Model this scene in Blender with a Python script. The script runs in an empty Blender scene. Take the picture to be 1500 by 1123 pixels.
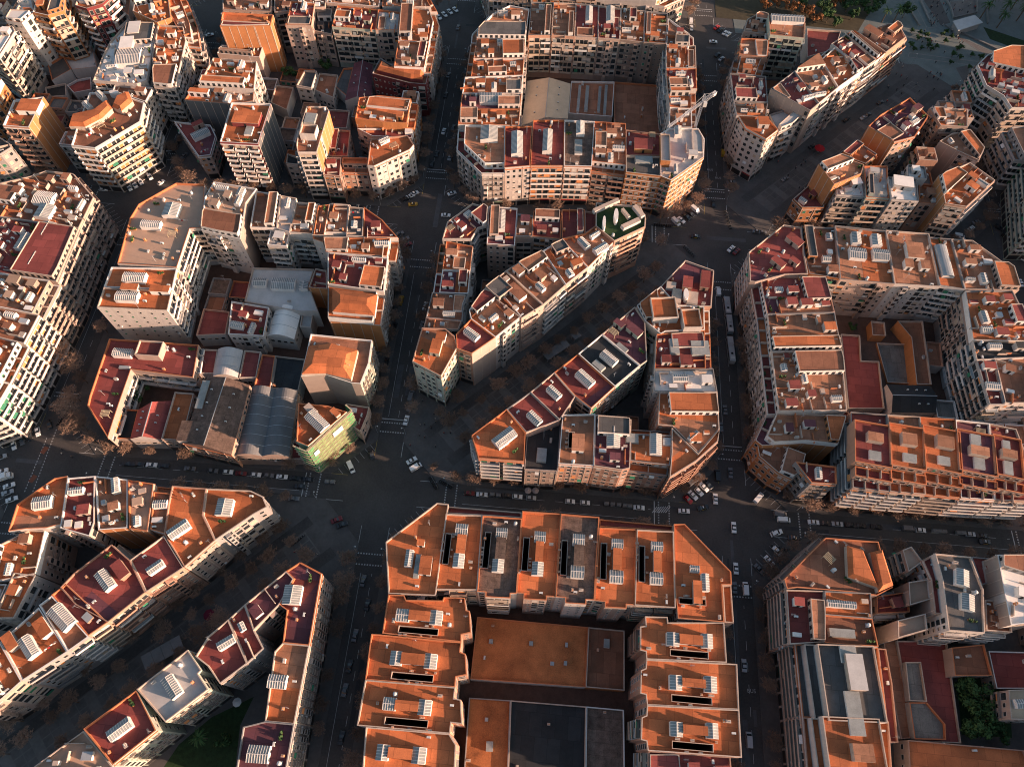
import bpy, math, random
from mathutils import Vector, Matrix, geometry
from math import sin, cos, pi, radians
random.seed(7)
# ------------------------------------------------------------------ camera, sky, sun
SC = bpy.context.scene
COL = SC.collection
F, TH, RO, YA = 1071.6645, 0.4832, 0.0235, 0.0618
CAM = Vector((54.1388, -89.004, 265.7666))
_r1 = Matrix.Rotation(YA, 3, 'Z')
FW = _r1 @ Vector((0, sin(TH), -cos(TH))); UP = _r1 @ Vector((0, cos(TH), sin(TH))); RT = _r1 @ Vector((1, 0, 0))
RT, UP = RT*cos(RO)+UP*sin(RO), UP*cos(RO)-RT*sin(RO)
cd = bpy.data.cameras.new('camera'); cam = bpy.data.objects.new('camera', cd); COL.objects.link(cam)
m3 = Matrix((RT, UP, -FW)).transposed()
cam.matrix_world = Matrix.Translation(CAM) @ m3.to_4x4()
cd.sensor_width = 36; cd.lens = 36*F/1500; cd.clip_start = 1; cd.clip_end = 6000
SC.camera = cam
SUN_AZ, SUN_EL = radians(-12), radians(11)          # direction towards the sun, measured from +X
w = bpy.data.worlds.new('World'); SC.world = w; w.use_nodes = True
nt = w.node_tree; bg = nt.nodes['Background']
sky = nt.nodes.new('ShaderNodeTexSky'); sky.sky_type = 'NISHITA'; sky.sun_disc = False
sky.sun_elevation = SUN_EL; sky.sun_rotation = pi/2 - SUN_AZ; sky.air_density = 1.0; sky.dust_density = 1.5
nt.links.new(sky.outputs[0], bg.inputs[0]); bg.inputs[1].default_value = 0.082
sl = bpy.data.lights.new('sun', 'SUN'); sl.energy = 4.8; sl.angle = radians(0.6); sl.color = (1, 0.65, 0.47)
so = bpy.data.objects.new('sun', sl); COL.objects.link(so)
so.rotation_euler = Vector((cos(SUN_EL)*cos(SUN_AZ), cos(SUN_EL)*sin(SUN_AZ), sin(SUN_EL))).to_track_quat('Z', 'Y').to_euler()
SC.view_settings.view_transform = 'Standard'; SC.view_settings.look = 'None'
SC.view_settings.exposure = 1.55; SC.view_settings.gamma = 1
SC.cycles.filter_width = 1.05

def at(x, y, z=0.0):
    "photo pixel -> world point at height z"
    d = RT*((x-750)/F) - UP*((y-561.5)/F) + FW
    t = (z-CAM.z)/d.z
    return CAM + d*t
def px(p):
    d = Vector(p)-CAM; k = d.dot(FW)
    return 750+F*d.dot(RT)/k, 561.5-F*d.dot(UP)/k

# ------------------------------------------------------------------ materials
def mat(name, col, rough=.85, var=.18, scale=.35, fine=3.0, metal=0, spec=.3, bump=.0, objvar=.10, streak=0, stripes=None, panels=None):
    m = bpy.data.materials.new(name); m.use_nodes = True
    t = m.node_tree; N = t.nodes; L = t.links; b = N['Principled BSDF']
    b.inputs['Roughness'].default_value = rough; b.inputs['Metallic'].default_value = metal
    b.inputs['Specular IOR Level'].default_value = spec
    tc = N.new('ShaderNodeNewGeometry')
    n1 = N.new('ShaderNodeTexNoise'); n1.inputs['Scale'].default_value = scale; n1.inputs['Detail'].default_value = 6; n1.inputs['Roughness'].default_value = .65
    n2 = N.new('ShaderNodeTexNoise'); n2.inputs['Scale'].default_value = fine; n2.inputs['Detail'].default_value = 2
    L.new(tc.outputs['Position'], n2.inputs['Vector'])
    if streak:
        mp = N.new('ShaderNodeMapping'); mp.inputs['Scale'].default_value = (1, 1, .12)
        L.new(tc.outputs['Position'], mp.inputs[0]); L.new(mp.outputs[0], n1.inputs['Vector'])
    else: L.new(tc.outputs['Position'], n1.inputs['Vector'])
    oi = N.new('ShaderNodeObjectInfo')
    def mth(op, a, b_, c=None):
        q = N.new('ShaderNodeMath'); q.operation = op
        for i, v in enumerate((a, b_) if c is None else (a, b_, c)):
            if hasattr(v, 'is_output'): L.new(v, q.inputs[i])
            else: q.inputs[i].default_value = v
        return q.outputs[0]
    f = mth('MULTIPLY_ADD', n1.outputs[0], var*4, 1-var*2)
    f = mth('ADD', f, mth('MULTIPLY_ADD', n2.outputs[0], var*1.6, -var*.8))
    f = mth('MULTIPLY', f, mth('MULTIPLY_ADD', oi.outputs['Random'], objvar*2, 1-objvar))
    if stripes:                                       # tile rows / corrugation as relief-scale colour
        ax, per, amt = stripes
        wv = N.new('ShaderNodeTexWave'); wv.bands_direction = ax; wv.inputs['Scale'].default_value = 2*pi/per/20*1.0; wv.inputs['Distortion'].default_value = .6
        L.new(tc.outputs['Position'], wv.inputs['Vector'])
        f = mth('MULTIPLY', f, mth('MULTIPLY_ADD', wv.outputs['Fac'], amt, 1-amt/2))
    if panels:                                        # deck bays with joints, each bay its own tone
        bt = N.new('ShaderNodeTexBrick'); bt.inputs['Scale'].default_value = 1; bt.inputs['Brick Width'].default_value = panels[0]; bt.inputs['Row Height'].default_value = panels[1]; bt.inputs['Mortar Size'].default_value = .07; bt.inputs['Bias'].default_value = 0
        bt.inputs['Color1'].default_value = (.80, .80, .80, 1); bt.inputs['Color2'].default_value = (1.14, 1.14, 1.14, 1); bt.inputs['Mortar'].default_value = (.62, .62, .62, 1)
        rv = N.new('ShaderNodeVectorRotate'); rv.rotation_type = 'Z_AXIS'; L.new(tc.outputs['Position'], rv.inputs['Vector']); rv.inputs['Angle'].default_value = panels[2]
        av = N.new('ShaderNodeVectorMath'); av.operation = 'ADD'; L.new(rv.outputs[0], av.inputs[0]); L.new(oi.outputs['Location'], av.inputs[1]) if False else None
        L.new(rv.outputs[0], bt.inputs['Vector']); f = mth('MULTIPLY', f, bt.outputs['Color'])
    mx = N.new('ShaderNodeVectorMath'); mx.operation = 'SCALE'; mx.inputs[0].default_value = col[:3]
    L.new(f, mx.inputs['Scale']); L.new(mx.outputs[0], b.inputs['Base Color'])
    if bump:
        bp = N.new('ShaderNodeBump'); bp.inputs['Strength'].default_value = bump; bp.inputs['Distance'].default_value = .05
        L.new(n2.outputs[0], bp.inputs['Height']); L.new(bp.outputs[0], b.inputs['Normal'])
    return m
RF = {k: mat('roof_'+n, c, var=v*1.25, objvar=.2, scale=sc, panels=(5.3, 3.7, .02) if k in 'orkap' else (4.2, 7.1, .02) if k in 'bdgy' else None) for k, n, c, v, sc in [
 ('o', 'terracotta', (.42, .125, .046), .22, .16), ('r', 'red_paint', (.215, .05, .042), .16, .2), ('b', 'brown_tile', (.25, .105, .06), .2, .25),
 ('g', 'slate_felt', (.095, .09, .086), .2, .3), ('d', 'black_felt', (.03, .032, .034), .2, .3), ('l', 'pale_concrete', (.42, .40, .38), .12, .25),
 ('w', 'white_coat', (.66, .62, .57), .08, .25), ('p', 'plum_paint', (.13, .045, .055), .14, .2), ('t', 'tan_sheet', (.36, .235, .165), .1, .3),
 ('n', 'lawn', (.016, .038, .011), .4, .8), ('y', 'yard_concrete', (.13, .125, .115), .35, .15), ('u', 'stained_tile', (.37, .128, .045), .42, .09), ('k', 'mottled_tile', (.13, .085, .065), .45, .5), ('a', 'faded_tile', (.33, .15, .085), .22, .3), ('c', 'cream_sheet', (.52, .40, .28), .1, .25)]}
WL = {k: mat('wall_'+n, c, var=.15, objvar=.16, scale=.55, streak=1) for k, n, c in [
 ('c', 'cream', (.36, .262, .215)), ('w', 'white', (.45, .40, .365)), ('k', 'brick', (.36, .145, .055)), ('y', 'grey', (.26, .245, .235)),
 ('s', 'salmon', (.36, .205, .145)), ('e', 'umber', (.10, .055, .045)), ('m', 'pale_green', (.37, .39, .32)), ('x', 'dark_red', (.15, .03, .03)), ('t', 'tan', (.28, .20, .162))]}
M = dict(
 cream=mat('coping_cream', (.43, .335, .27), var=.22), lead=mat('coping_lead', (.22, .2, .19), var=.2), orange=mat('coping_tile', (.46, .16, .07), var=.15), white=mat('white_paint', (.62, .58, .54), var=.14),
 glass=mat('window_glass', (.025, .03, .033), rough=.18, spec=.6, var=.3), frame=mat('window_frame', (.46, .41, .36), var=.15),
 shutter=mat('roller_blind', (.42, .33, .25), var=.15), green=mat('green_blind', (.03, .16, .09), var=.2), iron=mat('iron_rail', (.05, .045, .04), rough=.6),
 skyglass=mat('skylight_glass', (.25, .26, .25), rough=.55, spec=.3, var=.25), metal=mat('zinc', (.36, .37, .37), rough=.5, metal=.3, var=.15),
 asphalt=mat('asphalt', (.066, .061, .058), var=.36, scale=.045, fine=1.5), pave=mat('paving', (.086, .08, .076), var=.25, scale=.15, fine=.9),
 prom=mat('promenade_paving', (.12, .112, .105), var=.25, scale=.12, fine=.8), kerb=mat('kerb_stone', (.17, .165, .155)), line=mat('road_paint', (.40, .40, .39), var=.3, fine=2), plaza=mat('plaza_stone', (.115, .135, .13), var=.25, scale=.1),
 yellow=mat('yellow_paint', (.28, .21, .06), var=.25), earth=mat('yard_ground', (.10, .055, .04), var=.3), bark=mat('bark', (.12, .085, .06), var=.2),
 twig=mat('twigs', (.21, .135, .095), var=.25, objvar=.35), leaf=mat('leaves', (.035, .075, .022), var=.35, objvar=.2, fine=1.2), dryleaf=mat('dry_leaves', (.20, .085, .03), var=.3),
 brickw=mat('party_brick', (.40, .165, .065), var=.12), plaster=mat('party_plaster', (.32, .25, .21), var=.1), dark=mat('dark_recess', (.012, .012, .012)),
 slatp=mat('party_slate', (.13, .13, .13), var=.12), shop=mat('shopfront', (.03, .028, .028), rough=.3), flue=mat('chimney_brick', (.48, .19, .07)),
 rubber=mat('rubber', (.02, .02, .02)), net=mat('green_net', (.02, .27, .085), var=.25, scale=.4), netlit=mat('sunlit_net', (.15, .25, .10), var=.25, scale=.4), plank=mat('scaffold_plank', (.40, .33, .22)),
 redcloth=mat('red_cloth', (.35, .01, .015)), pinkcloth=mat('pale_cloth', (.34, .27, .25)), corr=mat('corrugated_sheet', (.15, .15, .15), var=.12), clad=mat('white_sheet', (.52, .52, .50), var=.08),
 skin=mat('skin', (.4, .25, .18)), dens=mat('darkplant', (.02, .045, .015), var=.3))

# ------------------------------------------------------------------ mesh helpers
class MB:
    def __init__(s): s.v = []; s.f = []; s.m = []; s.mats = []
    def mi(s, m):
        if m not in s.mats: s.mats.append(m)
        return s.mats.index(m)
    def face(s, pts, m):
        n = len(s.v); s.v += [tuple(p) for p in pts]; s.f.append(tuple(range(n, n+len(pts)))); s.m.append(s.mi(m))
    def hexa(s, b, t, m, caps=True, mt=None):
        n = len(s.v); k = len(b); s.v += [tuple(p) for p in b]+[tuple(p) for p in t]; i = s.mi(m)
        for j in range(k):
            q = (j+1) % k; s.f.append((n+j, n+q, n+k+q, n+k+j)); s.m.append(i)
        if caps:
            s.f.append(tuple(range(n+k-1, n-1, -1))); s.m.append(i)
            s.f.append(tuple(range(n+k, n+2*k))); s.m.append(s.mi(mt) if mt else i)
    def box(s, c, sx, sy, z0, z1, rot=0, m=None, taper=1.0, mt=None):
        ca, sa = cos(rot), sin(rot)
        P = lambda a, b, z, k: (c[0]+a*k*ca-b*k*sa, c[1]+a*k*sa+b*k*ca, z)
        q = [(-sx/2, -sy/2), (sx/2, -sy/2), (sx/2, sy/2), (-sx/2, sy/2)]
        s.hexa([P(a, b, z0, 1) for a, b in q], [P(a, b, z1, taper) for a, b in q], m, mt=mt)
    def beam(s, a, b, r, m, n=4, r2=None):
        a = Vector(a); b = Vector(b); d = (b-a)
        if d.length < 1e-5: return
        d.normalize(); u = d.orthogonal().normalized(); v = d.cross(u)
        r2 = r if r2 is None else r2
        s.hexa([a+(u*cos(2*pi*i/n)+v*sin(2*pi*i/n))*r for i in range(n)], [b+(u*cos(2*pi*i/n)+v*sin(2*pi*i/n))*r2 for i in range(n)], m)
    def build(s, name, parent=None, smooth=False, **pr):
        if not s.f: return None
        me = bpy.data.meshes.new(name); me.from_pydata(s.v, [], s.f)
        for x in s.mats: me.materials.append(x)
        if len(s.mats) > 1: me.polygons.foreach_set('material_index', s.m)
        if smooth: me.polygons.foreach_set('use_smooth', [True]*len(s.f))
        me.update()
        o = bpy.data.objects.new(name, me); COL.objects.link(o)
        if parent: o.parent = parent
        for k, v in pr.items(): o[k] = v
        return o
def empty(name, loc=(0, 0, 0), rz=0, **pr):
    o = bpy.data.objects.new(name, None); COL.objects.link(o); o.location = loc; o.rotation_euler = (0, 0, rz); o.empty_display_size = .5
    for k, v in pr.items(): o[k] = v
    return o
def inst(name, me, parent, loc=(0, 0, 0), rz=0, sc=(1, 1, 1)):
    o = bpy.data.objects.new(name, me); COL.objects.link(o); o.parent = parent; o.location = loc; o.rotation_euler = (0, 0, rz); o.scale = sc
    return o
def area(p): return sum(p[i][0]*p[(i+1) % len(p)][1]-p[(i+1) % len(p)][0]*p[i][1] for i in range(len(p)))/2
def ccw(p): return p if area(p) > 0 else p[::-1]
def inside(p, x, y):
    c = False; j = len(p)-1
    for i in range(len(p)):
        if (p[i][1] > y) != (p[j][1] > y) and x < (p[j][0]-p[i][0])*(y-p[i][1])/(p[j][1]-p[i][1])+p[i][0]: c = not c
        j = i
    return c
def inset(p, d):
    "offset a ccw polygon inwards, d = number or one distance per edge; None when it collapses"
    n = len(p); d = [d]*n if not isinstance(d, (list, tuple)) else d
    out = []
    for i in range(n):
        a, b, c = p[i-1], p[i], p[(i+1) % n]
        e1 = Vector((b[0]-a[0], b[1]-a[1])); e2 = Vector((c[0]-b[0], c[1]-b[1]))
        if e1.length < 1e-4 or e2.length < 1e-4: return None
        e1.normalize(); e2.normalize(); n1 = Vector((-e1.y, e1.x)); n2 = Vector((-e2.y, e2.x)); d1, d2 = d[i-1], d[i]
        cr = e1.x*e2.y-e1.y*e2.x
        if abs(cr) < .08: q = Vector(b)+n1*max(d1, d2) if abs(d1-d2) < .01 or True else None
        else:
            A = Vector(b)+n1*d1; B = Vector(b)+n2*d2; t = ((B.x-A.x)*e2.y-(B.y-A.y)*e2.x)/cr; q = A+e1*t
            if (q-Vector(b)).length > 3.5*max(d1, d2, .1): q = Vector(b)+(n1*d1+n2*d2)*.7
        out.append((q.x, q.y))
    if area(out) < 12 or any((Vector(out[(i+1) % n])-Vector(out[i])).dot(Vector(p[(i+1) % n])-Vector(p[i])) < 0 for i in range(n)): return None
    return out
def prism_sides(mb, p, z0, z1, m):
    for i in range(len(p)):
        a, b = p[i], p[(i+1) % len(p)]; mb.face([(a[0], a[1], z0), (b[0], b[1], z0), (b[0], b[1], z1), (a[0], a[1], z1)], m)
def flat(mb, p, z, m, holes=()):
    loops = [[Vector((a[0], a[1], z)) for a in p]]+[[Vector((a[0], a[1], z)) for a in h] for h in holes]
    if not holes and len(p) <= 4: mb.face(loops[0], m); return
    allp = [q for l in loops for q in l]; n = len(mb.v); mb.v += [tuple(q) for q in allp]; k = mb.mi(m)
    for t in geometry.tessellate_polygon(loops):
        a, b, c = (allp[i] for i in t)
        if (b-a).cross(c-a).z < 0: t = t[::-1]
        mb.f.append(tuple(n+i for i in t)); mb.m.append(k)
def ring(mb, p, q, z, zin, m):
    "coping from outer polygon p to inner q at z, inner face down to zin"
    for i in range(len(p)):
        j = (i+1) % len(p)
        mb.face([(*p[i], z), (*p[j], z), (*q[j], z), (*q[i], z)], m)
        mb.face([(*q[i], z), (*q[j], z), (*q[j], zin), (*q[i], zin)], m)
ORD = 'first second third fourth fifth sixth seventh eighth ninth tenth eleventh twelfth thirteenth fourteenth fifteenth sixteenth seventeenth eighteenth nineteenth twentieth'.split()
def ordn(i): return ORD[i] if i < 20 else ('%d%s' % (i+1, {1: 'st', 2: 'nd', 3: 'rd'}.get((i+1) % 10 if (i+1) % 100 not in (11, 12, 13) else 0, 'th')))

def clip(p, o, n):
    "keep the part of polygon p on the side of line (o, n) where n points"
    out = []; k = len(p)
    for i in range(k):
        A, B = Vector(p[i]), Vector(p[(i+1) % k]); da, db = (A-o).dot(n), (B-o).dot(n)
        if da >= 0: out.append(tuple(A))
        if da*db < 0: out.append(tuple(A.lerp(B, da/(da-db))))
    return out
def LB(s):
    while len(s.split()) > 16 and ' the ' in s: s = s.replace(' the ', ' ', 1)
    if len(s.split()) > 16: print('LONG', s)
    return s
# ------------------------------------------------------------------ the buildings: height, roof, wall, street-face style, options | roof outline in photo pixels at that height
# style: w windows, s small iron balconies, c long solid balconies, v heavy pale balconies, n blank, b brick with pale bands
# options: A attic set back from the street, H hipped roof, G gabled, F plain (few roof pieces), L low yard building, U barrel vaults, #id explicit pieces, P? party wall (k brick, p plaster, g grey)
BL = []
def R(row, start, txt): BL.append((row, start, [l.strip() for l in txt.strip().splitlines() if l.strip()]))
R('north row of the bottom middle block', 'left', '''
25 o c s F #M1 | 565,793 640,736 657,738 646,815 638,872 593,870 569,869
22 r c s F #z | 653,741 764,750 764,758 653,751
25 o c w F #M2 | 653,752 707,754.5 699,864 638,863
25.1 k w w F #M3 | 707,754.5 764.5,759 757,869 748,869 748,876 711,874 711,867 699,866
25 o c w F #M4 | 765,748 822,752 814,874 801,873 801,879 767,877 767,869 757,868
25.1 k w w F #M5 | 822,752 878,757 871,879 859,878 859,885 828,883 828,875 814,874
22 r c s F #z | 878,760 987,770 987,777 878,771
25 o c w F #M6 | 878,772 933,775 930,886 918,885 918,891 886,889 886,881 871,879
25.1 o c w F #M7 | 933,775 987,778 990,890 930,886
25 o c s F #M8 | 987,767 1003,767 1071,837 1072,856 1058,856 1061,911 993,905 989,858
22 o c s F #z | 1058.5,856 1071,856 1075,912 1061.5,911''')
R('east column of the bottom middle block', 'top', '''
25.2 o s c F #R1 | 945,902 978,903 979,911 1061,911 1065,970 947,965 946,954 938,952 938,917 946,916
25.1 o s c F #R2 | 947,965 1065,971 1080,972 1083,1039 948,1032 946,1017 938,1015 939,981 946,978
25.2 o s c F #R3 | 948,1032 1083,1039 1087,1109 949,1099 947,1085 939,1083 940,1050 947,1047
25.1 r s c F #z | 950,1099 1070,1108 1075,1165 950,1165''')
R('west column of the bottom middle block', 'top', '''
25.2 o s w F #L1 | 569,870 592,871 595,878 648,879 650,874 681,875 683,893 688,894 690,926 676,929 676,940 560,927
25.1 o s w F #L2 | 544,928 560,929 676,940 674,954 682,957 684,988 668,991 667,1006 535,995
25.2 o s w F #L3 | 535,995 667,1006 665,1022 675,1024 677,1060 661,1058 659,1074 523,1062
25.1 o s w F #L4 | 536,1064 658,1074 668,1090 664,1165 528,1165''')
R('courtyard of the bottom middle block', 'top', '''
6 u w n L F #Y1 | 699,903 862,918 858,1006 689,994
6.1 b k n L F #z | 862,918 915,923 915,1011 858,1006
5.8 u w n L F #Y2 | 687,1021 748,1025 743,1165 677,1165
5.9 d w n L F #z | 748,1025 859,1034 857,1165 743,1165
5.7 k w n L F #z | 859,1034 914,1039 916,1165 857,1165''')
R('west half of the bottom right block', 'top', '''
24 b c v F #P1 | 1210,787 1287,793 1290,804 1308,860 1285,872 1251,867 1168,860 1153,862 1149,848
24 r c c F | 1152,863 1208,865 1208,940 1157,943
24.1 o k w PkS #P3 | 1208,865 1276,868 1278,906 1208,900
23.9 b y w F #P4 | 1208,900 1278,906 1287,947 1208,941
21 g w c F #P5 | 1165,943 1286,948 1300,1056 1176,1050
21.1 o w c F #P6 | 1176,1050 1302,1056 1309,1165 1186,1165
14 r c w F | 1286,949 1298,950 1307,1000 1316,1087 1304,1087 1298,1050''')
R('middle of the bottom right block', 'top', '''
22 t t w F | 1322,805 1335,800 1352,822 1331,837
24 r w w F Pp | 1352,821 1370,812 1382,850 1387,899 1370,898 1364,848
27 g w w F #P9 | 1370,810 1422,815 1441,863 1443,927 1390,923 1387,900 1381,850
22 t t n F Pp | 1331,852 1364,847 1367,876 1333,886
22 t t w F Pp | 1315,908 1356,898 1359,922 1316,934
18 r c w | 1284,873 1330,866 1333,896 1285,898
20 r w w | 1423,815 1460,818 1470,850 1438,856
28 w w w Pp | 1461,812 1530,812 1530,910 1481,915 1474,880
22 b c w F | 1443,878 1474,880 1483,926 1445,923
16 c c w F | 1477,1010 1530,1008 1530,1055 1481,1053''')
R('courtyard of the bottom right block', 'top', '''
5 a w n L F | 1290,915 1312,918 1340,1080 1320,1082 1304,1000
5.1 r w n L F | 1313,938 1387,938 1408,1088 1341,1085
7 y w n L F #z | 1326,969 1349,969 1358,1027 1332,1026
7.2 y w n L F #z | 1332,1028 1358,1028 1385,1060 1386,1083 1340,1082
10 b c n L F #z | 1394,948 1442,943 1454,989 1399,989
8 r c w L | 1448,953 1530,955 1530,1008 1460,1008
10 o c w L F #z | 1330,1083 1500,1098 1530,1165 1335,1165''')
R('north row of the middle right block', 'left', '''
25 r c b F #N1 | 1097,369 1148,329 1174,333 1178,370 1184,401 1150,402 1107,413 1099,412
24.2 b k w #z | 1174,331 1225,334 1230,372 1231,408 1186,401 1178,370
25 a c c F #N3 | 1223,330 1298,338 1311,416 1231,409
24.8 a w c F #N4 | 1298,337 1361,342 1377,420 1311,416
25.1 o w c F #N5 | 1361,347 1394,350 1414,424 1377,418
25 a c c #z | 1394,350 1425,352 1486,396 1493,425 1414,424''')
R('east column of the middle right block', 'top', '''
24.9 r c c #z | 1414,426 1493,425 1530,500 1425,498
24.6 d w c F | 1425,498 1530,500 1530,522 1431,527
24 r w v | 1431,527 1457,525 1472,592 1450,592
24.2 b w c | 1457,523 1530,523 1530,590 1473,590''')
R('west column of the middle right block', 'top', '''
24 r w s A | 1104,416 1130,403 1211,408 1223,457 1112,460
24.3 o w s A | 1112,460 1223,457 1233,513 1118,515
24.1 r w s A | 1118,515 1233,513 1241,601 1128,602
22 p k w Pk | 1126,604 1240,608 1228,650 1180,645 1120,648 1110,640
17 b k w F Pk | 1109,650 1140,650 1180,665 1176,690 1160,702 1140,692 1112,668
22.5 r y s F | 1165,676 1225,683 1226,709 1189,707''')
R('south row of the middle right block', 'left', '''
24 r s c F #S1 | 1246,603 1300,607 1304,720 1249,714
24.1 o s c F #S2 | 1300,607 1348,610 1356,724 1304,720
24 o s c F #S3 | 1348,610 1400,614 1408,729 1356,724
24.1 p s c F #S4 | 1400,614 1450,620 1458,732 1408,729
24 r s c F #S5 | 1450,620 1489,628 1530,735 1458,732''')
R('courtyard of the middle right block', 'left', '''
6 r w n L F #z | 1232,489 1260,491 1262,528 1288,529 1296,598 1243,598
7 b k n L F #z | 1315,470 1352,470 1365,563 1343,563 1335,494
8 d w n L F G #z | 1299,563 1363,565 1371,605 1306,604
6.2 b w n L F #z | 1357,500 1378,502 1382,537 1361,535
5 b k n L F #z | 1276,470 1296,472 1298,492 1278,491
1.2 y k n L F #z | 1284,502 1330,504 1336,562 1300,560''')
R('northern wedge block in the centre, street side', 'top', '''
24 r w s F | 655,325 692,298 716,304 714,330 700,334 690,350 648,350
24.2 a w s | 644,351 693,361 689,396 638,394
24 r w s | 638,394 689,396 686,430 633,428
24.1 b w s | 633,428 686,430 679,446 677,470 624,465
24.3 a w s | 624,465 676,470 671,482 620,481''')
R('north row of the centre wedge block', 'left', '''
24 r c w #U1 | 716,302 758,305 754,360 713,357
24.2 p c w | 758,306 781,309 780,346 755,346
24.1 r c w | 781,309 823,309 821,350 780,346
24.3 r w w | 823,307 857,307 857,342 823,350
24 r w w F | 857,309 874,312 873,331 857,342''')
R('row along the avenue in the northern centre block', 'bottom left', '''
26 o m w F #T6 | 618,480 652,481 666,492 670,508 646,551 604,529
26.1 r s s F Pp #T7 | 668,489 690,467 726,494 691,518 669,510
26 a w s A | 690,467 687,454 708,424 741,436 764,463 726,494
26.2 b c s #T9 | 708,424 741,396 796,446 764,466
26 a c s | 741,396 764,382 795,367 829,417 796,446
26.1 o c s | 795,367 823,350 862,391 829,417
26 a w v #T12 | 823,350 857,342 873,331 900,353 862,391
27 n s s F #T13 | 873,297 902,299 938,302 946,318 945,332 900,353 873,331''')
R('street row on the east side of the southern wedge block', 'top', '''
24 r s s F #V1 | 1004,381 1046,396 1042,449 993,447 966,423 970,417
24.3 o w s #V2 | 933,447 968,419 993,447 1042,449 1043,483 975,485 968,489 945,470
24 r w s #V3 | 962,489 1043,483 1045,540 959,540
24.2 w w s | 959,540 1045,540 1051,574 958,573
24 o s s | 966,574 1051,575 1054,628 1023,663 985,624 964,622
24.2 o s v F #V6 | 984,626 1023,664 1054,629 1052,646 1020,675 981,699 984,662''')
R('south row of the southern wedge block', 'right', '''
24 o s w #V7 | 924,624 984,627 984,662 980,692 923,685
24.2 p s w #V8 | 872,607 925,614 923,685 911,688 870,682
24 a s w F #V9 | 824,607 872,606 870,682 818,679
20 d c w F #V10 | 772,634 822,616 817,690 768,687''')
R('row along the avenue in the southern wedge block', 'bottom left', '''
24.2 o s c F #V11 | 691,637 742,599 770,633 768,676 701,671
24 r c s F #V12 | 742,599 777,574 820,615 771,633
24.2 r c s F #V13 | 777,574 812,545 843,580 820,615
24 r w s F #V14 | 812,545 847,518 901,566 866,598 843,580
24.3 d m s F #V15 | 847,518 882,489 938,535 901,566
24.1 p m s F #V16 | 882,489 930,449 945,470 948,528 938,535''')
R('north row of the middle left block', 'left', '''
25 t w c F #A1 | 172,386 190,320 203,299 258,268 300,270 297,334 278,335 259,392
25.4 t w c F Pz E #A2 | 313,266 376,276 360,297 352,350 295,337 299,290
24 a w w | 375,280 411,285 405,334 366,333
24.2 l w w | 411,286 434,290 424,340 405,334
22 l w w F | 397,335 424,340 420,361 391,358
24.1 a w w | 435,289 466,292 458,343 424,340
24.3 r w w | 467,294 484,292 473,355 458,350
24 a w w | 484,291 511,293 508,341 474,340
24.2 g w w | 511,302 533,305 531,346 507,345
24 r w s F | 533,303 560,322 583,348 532,347''')
R('east column of the middle left block', 'top', '''
24 a w s A | 473,348 583,349 578,376 477,369
24.2 r w s | 480,369 568,378 562,427 480,416
24 o w s H Pk | 480,417 562,428 556,471 480,464
15 r k n F Pk | 452,421 462,393 478,396 479,423
24 b m s F Pz O #C14 | 441,551 455,489 545,498 540,532 528,562 515,561 477,549
12 r c w F | 507,591 541,596 538,608 528,632 510,620
23 o m n F #C15 | 437,590 480,594 508,603 451,653 434,646
6 r c w L F | 425,655 433,640 434,648 450,655 454,672 423,672''')
R('west side of the middle left block', 'top', '''
25 o w q F #A3 | 163,391 259,393 252,424 152,420
25.1 o w q F #A4 | 152,421 252,425 245,455 142,450
14 r c w F #C3 | 160,496 291,505 283,553 192,541 172,598 158,641 128,594 131,580
8 d c n L F #z | 172,599 203,600 192,643 160,641
9 r w w L F G #z | 203,600 252,587 236,644 191,643''')
R('workshop yard in the middle left block', 'top', '''
12 l w n L F #W1 | 370,392 460,394 452,418 466,456 438,456 395,448 358,441
9 w w w L U1 F #z | 405,448 442,454 431,497 391,492
9.1 l w n L F #z | 443,456 459,457 455,480 439,478
9 r w w L F #z | 287,491 298,452 336,456 330,489
13 r w w F | 339,441 394,450 386,492 334,489
10 r w w L F #z | 289,511 319,512 313,547 286,546
10.1 l w w L F U1 #z | 320,511 356,513 348,553 312,551
10 r w w L F #z | 358,513 382,515 375,553 350,553
10.1 r w w L #z | 384,519 403,521 396,567 372,565
8 d w n L F #z | 403,521 447,526 437,572 397,568
11 o c w L F #z | 256,574 284,576 267,645 236,643
13 k s w L F G #C7 | 304,551 366,564 339,666 266,648
9 d c w L U2 F #z | 369,566 437,573 423,669 345,667''')
R('block at the left edge of the middle', 'top', '''
25 b c v #D1 | -50,280 0,268 44,258 67,250 107,254 137,289 115,334 20,320 -50,310
26 r c v #D2 | -50,310 20,320 115,334 82,412 -50,392
26.3 t t v | -50,392 82,412 57,461 -50,440
26 b w v | -50,440 57,461 35,503 -50,482
26.2 o w v | -50,482 35,503 8,556 -50,540
26 a w v | -60,540 8,556 -18,600 -60,615''')
R('north row of the bottom left block', 'left', '''
24 o w s F #F7 | 25,738 80,700 99,697 90,767 68,773 40,774 12,778
24.2 r c s #z | 99,700 139,697 138,765 131,785 88,773
24 a c s Pk | 139,697 187,702 187,773 144,776
24.3 t c w Pk #z | 187,702 225,708 216,778 189,774
24 a w w Pk | 225,708 252,711 241,781 220,775
24.2 o c w F #F2 | 252,711 302,715 297,754 315,791 270,830 240,782 246,738
24 o y w F #F1 | 302,715 366,718 385,727 391,742 371,753 315,791 297,754''')
R('row along the avenue in the bottom left block', 'right', '''
24 r s c F #G0 | 190,820 240,784 269,831 214,867
24.2 r s s F #G1 | 88,860 107,840 163,797 190,820 213,867 158,911 110,885
24 r s s F #z | 75,871 97,855 158,911 129,931
24.2 b y s F #G3 | 57,886 76,872 130,932 99,954
24 o y s F #G4 | 0,940 57,889 99,954 32,997
24.2 o c s #z | -40,975 0,940 32,997 0,1026 -40,1050''')
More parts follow.
